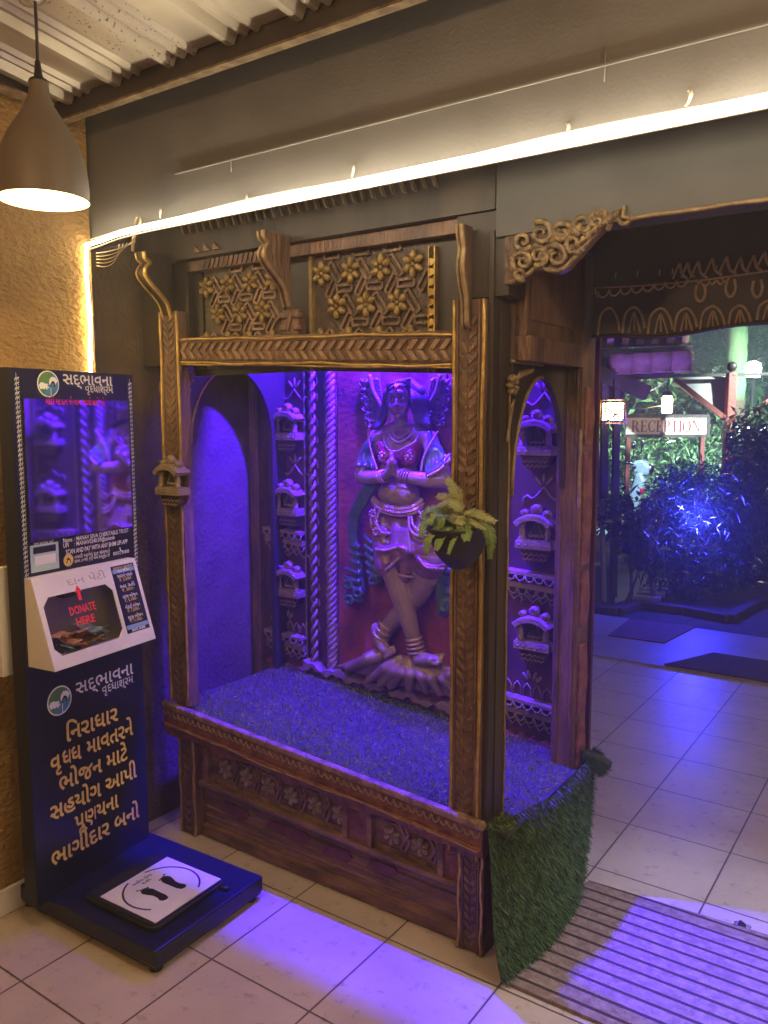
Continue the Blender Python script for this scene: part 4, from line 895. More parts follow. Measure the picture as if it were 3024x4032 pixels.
for s, x0 in ((-1, 590), (1, 1320)): pl_ = MB(); pl_.prism([(s2(x, y, 0).x, s2(x, y, 0).z) for x, y in ((x0-95*1, 60), (x0+100, 60), (x0+100-s*20, 330), (x0-s*75+60, 560), (x0-s*75-60, 560), (x0-95+(-s)*10, 330))], YB-.012, YB-.001, 'y'); pl_.build('wing_plate', 'halo', sta)
# rocky folded ground under the feet
r = MB()
ridge = [((900, 1780), (560, 2010)), ((700, 1740), (330, 1880)), ((1010, 1800), (800, 2080)), ((950, 1800), (690, 2060)), ((1000, 1800), (1000, 2110)), ((1060, 1830), (1180, 2130)), ((1120, 1850), (1330, 2150)), ((1250, 1870), (1490, 2150)), ((1360, 1880), (1500, 2040)), ((640, 1720), (420, 1850))]
for (ax, ay), (bx, by) in ridge: r.chain([s3(ax, ay, .05), s3((ax+bx)/2+15, (ay+by)/2-12, .075), s3(bx, by, .055)], [.022, .024, .016], 10)
r.prism([(s3(x, y, .02).x, s3(x, y, .02).z) for x, y in ((230, 1850), (480, 1750), (680, 1700), (1000, 1790), (1300, 1850), (1520, 2010), (1520, 2190), (1180, 2130), (800, 2030))], YB-.045, YB, 'y')
r.build('rock_ground', 'rock', sta, remesh=.006, smooth=1)
# ================================================================== DONATION STAND
KX = -2.222; KROT = math.radians(7); PIV = Vector((KX, 1.56, 0)); RK = Matrix.Rotation(KROT, 3, 'Z'); RKI = RK.inverted()
kio = thing('donation_stand', 'tall navy blue donation stand with mirror screen, white box and footprint base', 'donation stand', loc=(0, 0, 0))
def kp(u, v, d=0):
    o, r_ = PIV+RKI @ (Vector((0, 0, EYE))-PIV), RKI @ ray(u, v); return o+r_*((KX+d-o.x)/r_.x)
def k4(cx, cy, d=0): return kp(cx/2.37, 1400+cy/2.37, d)
def k5(cx, cy, d=0): return kp(cx/2.37, 2100+cy/2.37, d)
def k6(cx, cy, d=0): return kp(cx/2.37, 2600+cy/2.37, d)
tl, tr_, bl, br_ = k4(92, 110), k4(1220, 175), k6(345, 2080), k6(1408, 1600)
Y0, Y1 = (tl.y+bl.y)/2, (tr_.y+br_.y)/2; ZT, ZB = (tl.z+tr_.z)/2, .072
def kw(p): return p
mb = MB(); mb.box(KX-.050, KX, Y0, Y1, ZB, ZT); mb.build('panel', 'navy', kio, bevel=.002)
mb = MB(); mb.box(KX-.053, KX-.004, Y0-.003, Y0-.0005, ZB, ZT); mb.build('panel_edge', 'navy_side', kio)
# patterned border strips
zs_top = ZT-.005; zs_bot = k5(290, 1060).z
for ya in (Y0+.005, Y1-.030):
    mb = MB(); pale = MB(); mb.box(KX+.0005, KX+.0015, ya, ya+.026, zs_bot, zs_top); z = zs_bot+.01
    while z < zs_top-.02:
        c = Vector((KX+.002, ya+.013, z))
        pale.tube([c+Vector((0, -.006, -.003)), c+Vector((0, -.003, .005)), c+Vector((0, .001, 0)), c+Vector((0, .003, .006)), c+Vector((0, .007, -.002))], .0011, 4); pale.ell(c+Vector((0, .007, .006)), .0017, 6, 4)
        z += .0135
    mb.build('border_strip', 'navy', kio); pale.box(KX+.0014, KX+.0017, ya+.012, ya+.0135, zs_bot+.01, zs_top-.01); pale.build('border_pattern', 'white_ink', kio)
# mirror screen
mz1 = (k4(205, 400).z+k4(1190, 425).z)/2; mz0a = k4(272, 1725).z; mz0b = k4(1240, 1605).z; my0, my1 = k4(240, 1000).y, k4(1210, 1000).y
mz0 = (mz0a+mz0b)/2
mb = MB(); mb.box(KX+.0005, KX+.004, my0, my1, mz0, mz1); mb.build('mirror_screen', 'mirror', kio)
mb = MB()
for a in ((my0-.003, my0, mz0-.003, mz1+.003), (my1, my1+.003, mz0-.003, mz1+.003)): mb.box(KX+.0005, KX+.006, *a)
mb.box(KX+.0005, KX+.006, my0, my1, mz1, mz1+.003); mb.build('screen_trim', 'navy_side', kio)
EY, EZ, EX = Vector((0, 1, 0)), Vector((0, 0, 1)), Vector((1, 0, 0))
def ktext(tok, a, b, h, mats, d=.0022, bold=.0, name='lettering', align='l', grow=1):
    """a, b = baseline end points (points on the stand face)"""
    mb = MB(); mb.open = True; c = (a+b)/2; w = abs(b.y-a.y)*grow
    letter(mb, tok, Vector((KX+d, c.y, c.z)), EY, EZ, w, h, bold=bold, align='c'); return mb.build(name, mats, kio)
SAD = ['સદ્ભાવના']; VRU = ['વૃ', ('દ', .06), 'ધાશ્રમ']
ktext(SAD, k4(585, 276), k4(1045, 276), .029, 'white_ink', bold=.012); ktext(VRU, k4(792, 348), k4(1050, 343), .020, 'white_ink', bold=.008)
ktext(['મંદિર માં દાન ની રકમ આપી શકો છો'], k4(418, 460), k4(965, 460), .017, 'red_ink', d=.005, bold=.01)
def logo(cy, cz, r):
    def disc(r0, d, m, a0=0, a1=2*math.pi, n=40, nm='logo_disc'):
        mb = MB(); mb.open = True; pts = [(KX+d, cy+r0*math.cos(a), cz+r0*1.0*math.sin(a)) for a in np.linspace(a0, a1, n)]
        mb.add(pts, [tuple(range(n))]); return mb.build(nm, m, kio)
    disc(r, .0018, 'white_ink', n=48); disc(r*.91, .0024, 'logo_blue', math.radians(-118), math.radians(62)); disc(r*.91, .0024, 'logo_green', math.radians(62), math.radians(242))
    def poly(P, m, d=.003, nm='logo_hand'):
        mb = MB(); mb.open = True; mb.add([(KX+d, cy+r*a, cz+r*b) for a, b in P], [tuple(range(len(P)))]); mb.build(nm, m, kio)
    poly([(-.88, -.12), (-.72, .08), (-.52, .10), (-.30, .02), (-.05, .0), (-.02, -.08), (-.16, -.10), (-.05, -.16), (.02, -.26), (-.02, -.34), (-.12, -.24), (-.10, -.40), (-.2, -.46), (-.26, -.30), (-.40, -.42), (-.56, -.36), (-.74, -.42)], 'white_ink')
    poly([(.86, .26), (.66, .50), (.34, .56), (.14, .40), (.06, .16), (.10, -.06), (.24, -.02), (.32, .14), (.50, .06), (.62, -.04), (.74, .10)], 'white_ink')
    poly([(.30, .20), (.44, .24), (.60, .10), (.58, -.22), (.50, -.24), (.48, .02), (.36, .08), (.26, -.02), (.24, -.24), (.16, -.24), (.18, .02)], 'black', .0034, 'logo_cane')
    poly([(.165, -.24), (.215, -.24), (.215, -.88), (.165, -.88)], 'white_ink', .0034, 'logo_cane')
cl = k4(446, 265); logo(cl.y, cl.z, .5*abs(k4(446, 138).z-k4(446, 392).z)*.98)
cl = k6(552, 375); logo(cl.y, cl.z, .5*abs(k6(552, 215).z-k6(552, 535).z)*.86)
# pay sticker and small print under the screen
p0, p1 = k5(283, 250), k5(545, 200); zc = (k5(410, 60).z, k5(410, 350).z)
mb = MB(); mb.box(KX+.0005, KX+.0018, p0.y, p1.y, zc[1], zc[0]-.012); mb.build('pay_sticker', 'pale_green', kio)
mb = MB(); mb.box(KX+.0018, KX+.0024, p0.y+.014, p1.y-.012, zc[1]+.02, zc[0]-.045); mb.build('blank_square', 'white_ink', kio)
mb = MB(); mb.box(KX+.0018, KX+.0022, p0.y+.010, p1.y-.010, zc[0]-.038, zc[0]-.018); mb.build('caption_bar', 'navy_side', kio)
def kt5(tok, ax, ay, bx, by, h, m='white_ink', bold=.006, d=.0026): return ktext(tok, k5(ax, ay), k5(bx, by), h, m, d, bold)
kt5('દાન આપવા માટે', 315, 120, 495, 85, .009)
kt5('Name  : MANAV SEVA CHERITABLE TRUST', 585, 80, 1195, -5, .0115, bold=.012); kt5('UPI     : MANAV0240.09@unionb', 585, 128, 1065, 60, .0115, bold=.012)
kt5('SCAN AND PAY WITH ANY BHIM UPI APP', 610, 190, 1185, 100, .0125, bold=.016)
kt5('તમારી આપેલું દાન સંસ્થાને', 690, 232, 1020, 180, .0095); kt5('કલમ ૮૦જી (૫) નીચે કરમુક્ત છે', 690, 272, 1018, 218, .0095); kt5('80002 80888', 1052, 205, 1200, 180, .010)
c5 = k5(635, 250); mb = MB(); mb.open = True; mb.add([(KX+.002, c5.y+.019*math.cos(a), c5.z+.019*math.sin(a)) for a in np.linspace(0, 6.28, 25)[:-1]], [tuple(range(24))]); mb.build('round_badge', 'gold_ink', kio)
mb = MB(); mb.open = True
mb.tube([(KX+.003, c5.y-.008, c5.z-.008), (KX+.003, c5.y, c5.z+.008), (KX+.003, c5.y+.008, c5.z-.008)], .0015, 4); mb.tube([(KX+.003, c5.y-.006, c5.z+.005), (KX+.003, c5.y+.006, c5.z+.001)], .0015, 4); mb.build('badge_mark', 'navy_side', kio)
c5 = k5(1125, 150); mb = MB(); mb.tube([(KX+.003, c5.y-.006, c5.z+.007), (KX+.003, c5.y-.003, c5.z-.002), (KX+.003, c5.y+.006, c5.z-.007)], .002, 5); mb.build('phone_mark', 'white_ink', kio)
# lower lettering
ktext(SAD, k6(705, 300), k6(1240, 140), .036, 'white_ink', bold=.012); ktext(VRU, k6(950, 298), k6(1240, 218), .024, 'white_ink', bold=.008)
for tok, ax, ay, bx, by in ((['િનરાધાર'], 620, 745, 1100, 570), (['વૃ', ('ધ', .13), 'ધ', ' ', 'માવતરને'], 470, 1010, 1240, 715), (['ભોજન માટે'], 550, 1200, 1190, 945), (['સહયોગ આપી'], 465, 1465, 1275, 1120), (['પૂ', -.17, ('ણ', .13), 'યના'], 695, 1555, 1105, 1395), (['ભાગીદાર બનો'], 478, 1895, 1300, 1490)):
    ktext(tok, k6(ax, ay), k6(bx, by), .044, 'gold_ink', bold=.022)
# white wedge-shaped donation box, its lower edge leaning out of the panel
F0, F1 = .030, .112
A, B, Cc, D = k5(335, 415, F0), k5(1300, 225, F0), k5(1412, 1000, F1), k5(465, 1305, F1)
yA, yB_ = (A.y+D.y)/2, (B.y+Cc.y)/2; zt, zb = (A.z+B.z)/2, (D.z+Cc.z)/2
def fx(z): return KX+F0+(F1-F0)*(zt-z)/(zt-zb)
def onf(cx, cy):
    f = .07
    for _ in range(4): p = k5(cx, cy, f); f = fx(p.z)-KX
    return p
win = [onf(x, y) for x, y in ((505, 545), (960, 452), (1050, 510), (1112, 940), (1045, 1020), (612, 1180), (512, 1100), (440, 655))]
wy = [p.y for p in win]; wz = [p.z for p in win]; wy0, wy1, wz0, wz1 = min(wy), max(wy), min(wz)+.012, max(wz)-.012
ch = .024
oct_ = [(wy0+ch, wz1), (wy1-ch, wz1), (wy1, wz1-ch), (wy1, wz0+ch), (wy1-ch, wz0), (wy0+ch, wz0), (wy0, wz0+ch), (wy0, wz1-ch)]
outp = [(yA, zt), (yB_, zt), (yB_, (zt+wz1)/2), (yB_, (zb+wz0)/2), (yB_, zb), (yA, zb), (yA, (zb+wz0)/2), (yA, (zt+wz1)/2)]
def slab(mb, P, d0, d1, mi=0):
    n = len(P); return mb.add([(fx(b)+d0, a, b) for a, b in P]+[(fx(b)+d1, a, b) for a, b in P], [tuple(range(n)), tuple(range(2*n-1, n-1, -1))]+[(i, i+n, (i+1) % n+n, (i+1) % n) for i in range(n)], mi)
mb = MB()
for i in range(8): j_ = (i+1) % 8; slab(mb, [outp[i], outp[j_], oct_[j_], oct_[i]], -.004, 0)
box = mb.build('donation_box', 'white', kio)
mb = MB(); S0 = lambda z: fx(z)-.0045
for y0, y1 in ((yA, yA+.004), (yB_-.004, yB_)): mb.prism([(KX+.001, zb), (S0(zb), zb), (S0(zt), zt), (KX+.001, zt)], y0, y1, 'y')
mb.box(KX+.001, S0(zt), yA+.0045, yB_-.0045, zt-.004, zt); mb.box(KX+.001, S0(zb), yA+.0045, yB_-.0045, zb, zb+.004); mb.build('box_side', 'white', box)
mb = MB(); mb.box(KX+.001, KX+.004, yA+.005, yB_-.005, zb+.005, zt-.005); mb.build('box_lining', 'steel_lining', box)
mb = MB(); mb.box(KX+.004, S0(wz1)-.003, (wy0+wy1)/2-.045, (wy0+wy1)/2, wz1-.016, wz1+.01); mb.build('coin_slot', 'black', box)
M['steel_lining'] if 'steel_lining' in M else None
gm = bpy.data.materials.new('clear_acrylic'); gm.use_nodes = True; nt = gm.node_tree; nt.nodes.remove(nt.nodes['Principled BSDF'])
tr = nt.nodes.new('ShaderNodeBsdfTransparent'); tr.inputs[0].default_value = (.86, .85, .88, 1); gl = nt.nodes.new('ShaderNodeBsdfGlossy'); gl.inputs['Roughness'].default_value = .04
fr_ = nt.nodes.new('ShaderNodeFresnel'); fr_.inputs[0].default_value = 1.22; mx = nt.nodes.new('ShaderNodeMixShader'); nt.links.new(fr_.outputs[0], mx.inputs[0]); nt.links.new(tr.outputs[0], mx.inputs[1]); nt.links.new(gl.outputs[0], mx.inputs[2]); nt.links.new(mx.outputs[0], nt.nodes['Material Output'].inputs[0]); M['acrylic'] = gm
mb = MB(); mb.open = True; mb.add([(fx(b)-.005, a, b) for a, b in oct_], [tuple(range(8))]); mb.build('acrylic_window', 'acrylic', box)
mb = MB(); mb.box(KX-.11, KX-.085, Y0-.012, Y0+.18, k5(65, 370).z-.33, k5(65, 370).z); mb.build('back_plate', 'white', kio, bevel=.003)
SL = Vector((F1-F0, 0, -(zt-zb))).normalized()*-1                 # up along the leaning front
def fp(y, z, d=.0012): return Vector((fx(z)+d, y, z))
mb = MB(); mb.open = True; dn = fp((wy0+wy1)/2, onf(765, 745).z)
letter(mb, 'DONATE', dn+SL*.002, EY, SL, .100, .024, bold=.02, align='c', capref=.69); letter(mb, 'HERE', dn-SL*.034, EY, SL, .070, .024, bold=.02, align='c', capref=.69)
c0 = dn+SL*.040
mb.add([c0+EY*a+SL*b for a, b in ((-.006, 0), (.006, 0), (.006, .026), (.013, .026), (0, .048), (-.013, .026), (-.006, .026))], [tuple(range(7))]); mb.build('red_lettering', 'red_ink', box)
mb = MB(); mb.open = True; letter(mb, 'દાન પેટી', fp((yA+yB_)/2-.01, zt-.040), EY, SL, .15, .018, align='c'); mb.build('pencil_writing', 'grey_ink', box)
# price label on the box front
ly0, ly1, lz1, lz0 = wy1+.012, yB_-.014, zt-.012, zb+.04
def quad(mb, y0, y1, z0, z1, d): return slab(mb, [(y0, z0), (y1, z0), (y1, z1), (y0, z1)], d-.0006, d)
mb = MB(); quad(mb, ly0, ly1, lz0, lz1, .0012); lab = mb.build('price_label', 'navy', box)
H_ = lz1-lz0
for a, b_ in ((lz1-.11*H_, lz1-.055*H_), (lz0+.055*H_, lz0+.115*H_)): mb = MB(); quad(mb, ly0+.003, ly1-.003, a, b_, .0019); mb.build('label_band', 'sky_ink', box)
def lt(tok, fz, w, h, m): mb = MB(); mb.open = True; letter(mb, tok, fp((ly0+ly1)/2, lz1-fz*H_, .0026), EY, SL, (ly1-ly0)*w, h, align='c', bold=.01); mb.build('label_lettering', m, box)
lt('સદ્ભાવના વૃદ્ધાશ્રમ', .05, .86, .0075, 'gold_ink'); lt('દાન વિગત', .10, .5, .008, 'white_ink')
for k, (a, b) in enumerate((('સવારનો નાસ્તો', '₹. 3,500/-'), ('આ રતી', '₹. 501/-'), ('સાંજ ભોજન', '₹. 5,100/-'), ('મીઠાઈ ભોજન', '₹. 7,500/-'), ('શુદ્ધ ભોજન', '₹. 11,000/-'))):
    lt(a, .18+.155*k, .66, .0095, 'white_ink'); lt(b, .235+.155*k, .55, .009, 'gold_ink')
lt('80002 80888', .985, .6, .008, 'white_ink')
# banknotes inside the box
notes = []; nb = MB()
n = 6; W2, H2 = .052, .024
vs = [(-W2+2*W2*i/n, -H2+2*H2*jj, .006*math.sin(i*1.4)+.004*jj) for jj in (0, 1) for i in range(n+1)]
nb.add(vs, [(i, i+1, n+2+i, n+1+i) for i in range(n)], 0, True); nb.open = True
nlab = (('note1', 'crumpled brown banknote lying in the donation box', 'brown'), ('note3', 'crumpled orange banknote lying in the donation box', 'orange'), ('note2', 'grey green banknote lying in the donation box', 'green'))
protos = [nb.build('banknote', m) for m, _, _ in nlab]
for k in range(15):
    q = k % 3; o = protos[q] if k < 3 else protos[q].copy()
    if k >= 3: COL.objects.link(o)
    o.location = (random.uniform(KX+.048, KX+.058), wy0+.05+(wy1-wy0-.10)*((k*.618) % 1), zb+.022+.0045*k)
    o.rotation_euler = (random.uniform(-.5, .5), random.uniform(-.2, .5), random.uniform(0, 3.1)); tag(o, nlab[q][1], 'banknote', f'{nlab[q][2]} banknotes heaped in the donation box')
    o.scale = (.85, .85, .85)
# base with weighing pad
kio.rotation_euler = (0, 0, KROT); kio.location = PIV-RK @ PIV
for o in bpy.data.objects:
    if o.name.startswith('banknote'): o.location = PIV+RK @ (o.location-PIV)
bx0, bx1, by0, by1 = -2.375, -1.735, 1.352, 1.805
RB = Matrix.Rotation(math.radians(2.2), 3, 'Z'); PB = Vector((-2.05, 1.58, 0))
def bw(p): return PIV+RKI @ (PB+RB @ (Vector(p)-PB)-PIV)
mb = MB(); mb.prism([(bx0, by0), (bx1, by0), (bx1, by1), (bx0, by1)], .026, .078, 'z'); mb.build('base', 'navy', kio, bw, bevel=.006)
mb = MB(); mb.box(bx0+.006, bx1-.006, by0+.006, by1-.006, .018, .026); mb.build('base_skirt', 'navy_side', kio, bw)
for x, y in ((bx0+.03, by0+.03), (bx1-.03, by0+.03), (bx1-.03, by1-.03), (bx0+.03, by1-.03)):
    mb = MB(); mb.lathe([(.018, 0), (.02, .004), (.016, .018), (.016, .0255)], (x, y, .0005), 12); mb.build('foot', 'black', kio, bw)
q = [atz(u, v, .095) for u, v in ((450, 3455+0), (665, 3375), (890, 3462), (625, 3645))]
px0, px1, py0, py1 = -2.115, -1.80, 1.405, 1.705
def rrect(x0, x1, y0, y1, r): return arc2(x1-r, y1-r, r, 0, 1.57, 5)+arc2(x0+r, y1-r, r, 1.57, 3.14, 5)+arc2(x0+r, y0+r, r, 3.14, 4.71, 5)+arc2(x1-r, y0+r, r, 4.71, 6.28, 5)
mb = MB(); mb.prism(rrect(px0, px1, py0, py1, .025), .0785, .092, 'z'); mb.prism(rrect(px0+.006, px1-.006, py0+.006, py1-.006, .022), .092, .098, 'z'); mb.build('weighing_pad', 'black', kio, bw, bevel=.003)
mb = MB(); mb.box(px0+.062, px1-.010, py0+.018, py1-.014, .0985, .1005); pad = mb.build('footprint_plate', 'white', kio, bw)
cx, cy = (px0+.062+px1-.01)/2, (py0+.018+py1-.014)/2
mb = MB(); mb.open = True
for a0, a1 in ((.55, 2.9), (3.5, 5.3)):
    P = arc2(0, 0, .118, a0, a1, 24); Q = arc2(0, 0, .112, a1, a0, 24); mb.add([(cx+a*.98, cy+b*1.02, .1012) for a, b in P+Q], [(i, i+1, 48-i, 49-i) for i in range(24)])
for s in (-1, 1):
    fx, fy = cx+.012, cy+s*.036
    sole = [(.050, .010), (.046, .018), (.034, .021), (.016, .016), (0, .010), (-.02, .010), (-.036, .016), (-.046, .012), (-.05, 0), (-.046, -.010), (-.030, -.015), (0, -.015), (.030, -.016), (.044, -.010), (.050, 0)]
    mb.add([(fx+a*-1.0, fy+b*s, .1012) for a, b in sole], [tuple(range(len(sole)))])
    for k in range(5): c_ = (fx-.056-.004*(k == 0)+.002*k, fy+s*(-.012+.0075*k*-1+.030)); mb.add([(c_[0]+.0042*math.cos(a), c_[1]+.0036*math.sin(a), .1012) for a in np.linspace(0, 6.28, 9)[:-1]], [tuple(range(8))])
letter(mb, 'અહીંયા ઉભા', Vector((cx-.078, cy-.004, .1012)), Vector((0, 1, 0)), Vector((-1, 0, 0)), .075, .011, align='c', bold=.01)
letter(mb, 'રહો', Vector((cx-.060, cy-.004, .1012)), Vector((0, 1, 0)), Vector((-1, 0, 0)), .034, .011, align='c', bold=.01)
mb.build('footprint_marking', 'black', pad, bw)
mb = MB(); mb.tube([(px1+.004, py1-.03, .085), (px1+.03, py1-.02, .083)], .008, 8); mb.build('pad_plug', 'black', kio, bw)
# ================================================================== HANGING FERN POT
FP = at(1806, 2084, 1.855)
pot = thing('fern_pot', 'black wall pot of pale green fern hung on the front right post', 'plant pot', loc=FP)
mb = MB(); mb.lathe([(r_*.86, z_*.92-.010) for r_, z_ in ((.012, -.105), (.035, -.096), (.068, -.062), (.092, -.015), (.098, .010), (.101, .012), (.101, .018), (.094, .018), (.088, .0), (.05, -.02), (.001, -.02))], n=28, caps=False); mb.build('pot', 'black', pot)
mb = MB(); mb.tube([(.0, .070, .0), (.0, .085, .02), (.0, .092, .05)], .005, 6); mb.build('hanger', 'black', pot)
def frond(pts, w, mats):
    P = spl([Vector(p)*.72 for p in pts], 6); w = w*.74; mb = MB(); mb.open = True; mb.tube(P, .0016, 4)
    n = len(P)
    for i in range(2, n):
        t = i/(n-1); L = w*math.sin(math.pi*min(1, .12+.88*(1-t)))*1.0+.004; d = (P[i]-P[i-1]).normalized(); sd = d.cross(Vector((0, -.5, .9))).normalized()
        for q in range(5):
            base = P[i-1].lerp(P[i], q/5)
            for s in (-1, 1):
                e = (sd*s+d*.45+Vector((0, 0, random.uniform(-.35, .15)))).normalized(); tip = base+e*L*random.uniform(.8, 1.1); h = d*.0026
                mb.add([base-h*.5, base+h, tip+h*.2], [(0, 1, 2)]); mid = base.lerp(tip, .55); mb.add([mid-h*.7, mid+h*.9, mid+e*L*.3+d*L*.22], [(0, 1, 2)])
    return mb.build('frond', mats, pot)
fr = [([(0, 0, 0), (-.01, .0, .06), (-.01, .0, .12), (-.045, -.01, .185)], .026, 'fern2'), ([(0, 0, 0), (.03, -.02, .06), (.09, -.04, .07), (.175, -.05, .045)], .026, 'fern2'), ([(0, 0, 0), (.02, -.03, .05), (.07, -.05, .05), (.14, -.06, .02)], .024, 'fern2'),
      ([(.05, 0, 0), (.10, -.01, .03), (.14, -.02, -.01), (.145, -.03, -.09)], .022, 'fern'), ([(0, 0, 0), (-.05, -.03, .06), (-.10, -.04, .07), (-.125, -.05, .04)], .03, 'fern'), ([(0, 0, 0), (-.04, -.05, .03), (-.09, -.08, .03), (-.10, -.10, -.02)], .028, 'fern'),
      ([(0, 0, 0), (-.03, -.07, .02), (-.06, -.105, -.02), (-.065, -.12, -.075)], .022, 'fern'), ([(0, 0, 0), (.01, -.08, .02), (-.01, -.11, -.02), (-.02, -.125, -.06)], .022, 'fern'), ([(0, 0, 0), (.04, -.06, .02), (.04, -.10, -.01), (.03, -.125, -.07)], .012, 'fern'),
      ([(0, 0, 0), (-.06, 0, .05), (-.05, 0, .11), (-.09, 0, .12)], .028, 'fern2'), ([(0, 0, 0), (.02, -.02, .07), (-.02, -.03, .10), (-.06, -.04, .09)], .026, 'fern2'), ([(0, 0, 0), (.03, -.05, .04), (.07, -.08, .02), (.09, -.10, -.02)], .024, 'fern'), ([(0, 0, 0), (-.02, -.05, .05), (.03, -.08, .05), (.07, -.09, .035)], .022, 'fern2')]
for p, w_, m_ in fr: frond(p, w_, m_)
for k in range(7):
    a = k*.9; frond([(0, 0, 0), (.04*math.cos(a), .03*math.sin(a)-.02, .05), (.07*math.cos(a), .05*math.sin(a)-.04, .055), (.09*math.cos(a), .05*math.sin(a)-.05, .02)], .022, 'fern' if k % 3 else 'fern2')
# ================================================================== PORCH TO THE RIGHT OF THE PAVILION
lt_ = thing('porch_lintel', 'dark porch lintel with a gilded lower edge running right from the pavilion', 'lintel')
mb = MB(); mb.box(-1.008, 6, 1.958, 2.06, 2.016, 2.40); mb.build('lintel_board', 'lintel', lt_)
mb = MB(); mb.tube([(x, 1.955, 2.014+.0015*math.sin(x*40)) for x in np.linspace(-.655, 6, 120)], .0055, 6); mb.tube([(-.655, 1.955, 2.014), (-.672, 1.953, 2.02), (-.668, 1.953, 2.045)], .006, 6); mb.build('gilded_edge', 'gold_dull', lt_)
def c3(cx, cy, Y=1.962): return at(2000+cx/1.62, cy/1.62, Y)
def c7(cx, cy, Y): return at(2250+cx/2.143, 900+cy/2.143, Y)
oc = thing('carved_bracket', 'gilded scroll carved bracket under the lintel beside the right post', 'bracket')
edge = [(2010, 1117), (2035, 1112), (2080, 1086), (2110, 1062), (2150, 1065), (2190, 1074), (2225, 1060), (2262, 1022), (2300, 980), (2335, 940), (2385, 888), (2420, 846), (2436, 866), (2452, 888), (2476, 880), (2500, 852)]
ep = [at(u, v, 1.962) for u, v in edge]
poly = [(p.x, p.z) for p in spl(ep, 3)]+[(ep[-1].x, 2.045), (-.985, 2.045), (-.985, ep[0].z)]
mb = MB(); mb.prism(poly, 1.964, 1.995, 'y'); mb.build('bracket_board', 'wood', oc, bevel=.002)
mb = MB(); mb.tube(spl([p+Vector((0, -.004, .003)) for p in ep], 4), .0062, 6)
def scroll(u, v, r, a0, s=1, t=1.35, th=.0085):
    n = 20; P = [at(u+s*r*(1-.8*i/n)*math.cos(a0+t*6.28*i/n), v+r*(1-.8*i/n)*math.sin(a0+t*6.28*i/n), 1.956) for i in range(n+1)]
    mb.tube(P, [th*(1.1-.6*i/n) for i in range(n+1)], 6)
for a in ((2060, 1030, 46, 2.2), (2060, 950, 40, .5), (2120, 1010, 40, 1.2, -1), (2190, 1010, 56, 2.6), (2130, 920, 50, 4.2), (2215, 920, 48, 3.0, -1), (2260, 960, 40, .4), (2300, 890, 44, 2.0), (2350, 870, 32, 4.0, -1), (2050, 1080, 24, 1)): scroll(*a)
for k in range(9):
    u = 2240+22*k; v = 1000-17*k
    mb.tube([at(u, v, 1.957), at(u+14, v-26, 1.952), at(u+30, v-40, 1.957)], [.006, .009, .003], 6)
for k in range(22):
    u, v = 2030+18*k, 1075-9*k; mb.ell(at(u+random.uniform(-5, 20), v-random.uniform(20, 100)*(1-.02*k), 1.960), (.019, .008, .010), 8, 5, rot=Matrix.Rotation(random.uniform(0, 3), 3, 'Y'))
mb.build('scroll_carving', 'carved_gilt', oc)
va = thing('painted_valance', 'dark wooden valance board painted with rows of gold arches', 'valance')
bot = [c7(x, y, 2.5) for x, y in ((165, 912), (620, 920), (900, 888), (1300, 838), (1659, 785))]
xs_ = [p.x for p in bot]; zs_ = [p.z for p in bot]
P = [(x, float(np.interp(x, xs_, zs_))+.004*math.sin(x*20)) for x in np.linspace(xs_[0]+.004, .1, 30)]
mb = MB(); mb.prism(P+[(3, P[-1][1]), (3, 2.41), (P[0][0], 2.41)], 2.50, 2.53, 'y'); mb.build('valance_board', 'lintel', va)
mb = MB(); mb.tube([(a, 2.498, b) for a, b in P], .006, 6); mb.build('lower_moulding', 'wood_dark', va)
mb = MB()
def vt(pts, r=.0042): mb.tube(spl([c7(x, y, 2.497) for x, y in pts], 5), r, 5)
for x, y, w, h in ((315, 905, 92, 235), (525, 880, 95, 215), (750, 890, 105, 215), (965, 870, 95, 195), (1190, 860, 105, 205), (1420, 830, 95, 180), (1660, 770, 95, 160)):
    vt([(x-w, y), (x-w*.8, y-h*.66), (x-w*.25, y-h*.97), (x+w*.3, y-h*.97), (x+w*.8, y-h*.62), (x+w, y-40)])
    if x > 450: vt([(x-w*.45, y), (x-w*.2, y-h*.55), (x+.05*w, y-h*.8), (x+w*.3, y-h*.5), (x+w*.6, y)], .003); vt([(x+.02*w, y-h*.8), (x+.06*w, y-20)], .0026)
vt([(205, 500), (205, 545), (225, 575)]); 
for k in range(8): x = 225+95*k; y = 555-13*k; vt([(x, y-30), (x+15, y+15), (x+50, y+22), (x+80, y-5), (x+95, y-38)], .0036)
vt([(200, 500), (600, 480), (1050, 440), (1400, 395), (1700, 350)], .003)
for x, y in ((1090, 555), (1345, 515), (1570, 520)): vt([(x-30, y-80), (x-42, y), (x-15, y+55), (x+20, y+45), (x+42, y-20), (x+30, y-90)], .0046)
for x, y in ((1080, 440), (1130, 470), (1190, 450), (1260, 450), (1300, 430)): vt([(x-30, y-10), (x, y+18), (x+34, y-18)], .0034)
for x, y, s in ((905, 350, 1), (975, 340, .9), (1060, 345, 1.2), (1180, 320, 1.2), (1300, 310, 1.2), (1420, 300, 1), (1530, 290, 1.1), (1620, 260, 1.2)):
    vt([(x-50*s, y+75), (x-20*s, y), (x+10*s, y-60*s)], .0036); vt([(x+10*s, y-60*s), (x+30*s, y+30), (x+75*s, y+70)], .0046)
for k in range(7): vt([(370+25*(k % 3)+160*k, 420-12*k), (375+25*(k % 3)+160*k, 370-12*k)], .0026)
mb.build('painted_arches', 'gold_pale', va)
mb = MB(); mb.box(-.95, 6, 2.06, 2.50, 2.40, 2.42); tag(mb.build('porch_soffit', 'void'), 'dark flat soffit between the lintel and the painted valance', 'soffit')
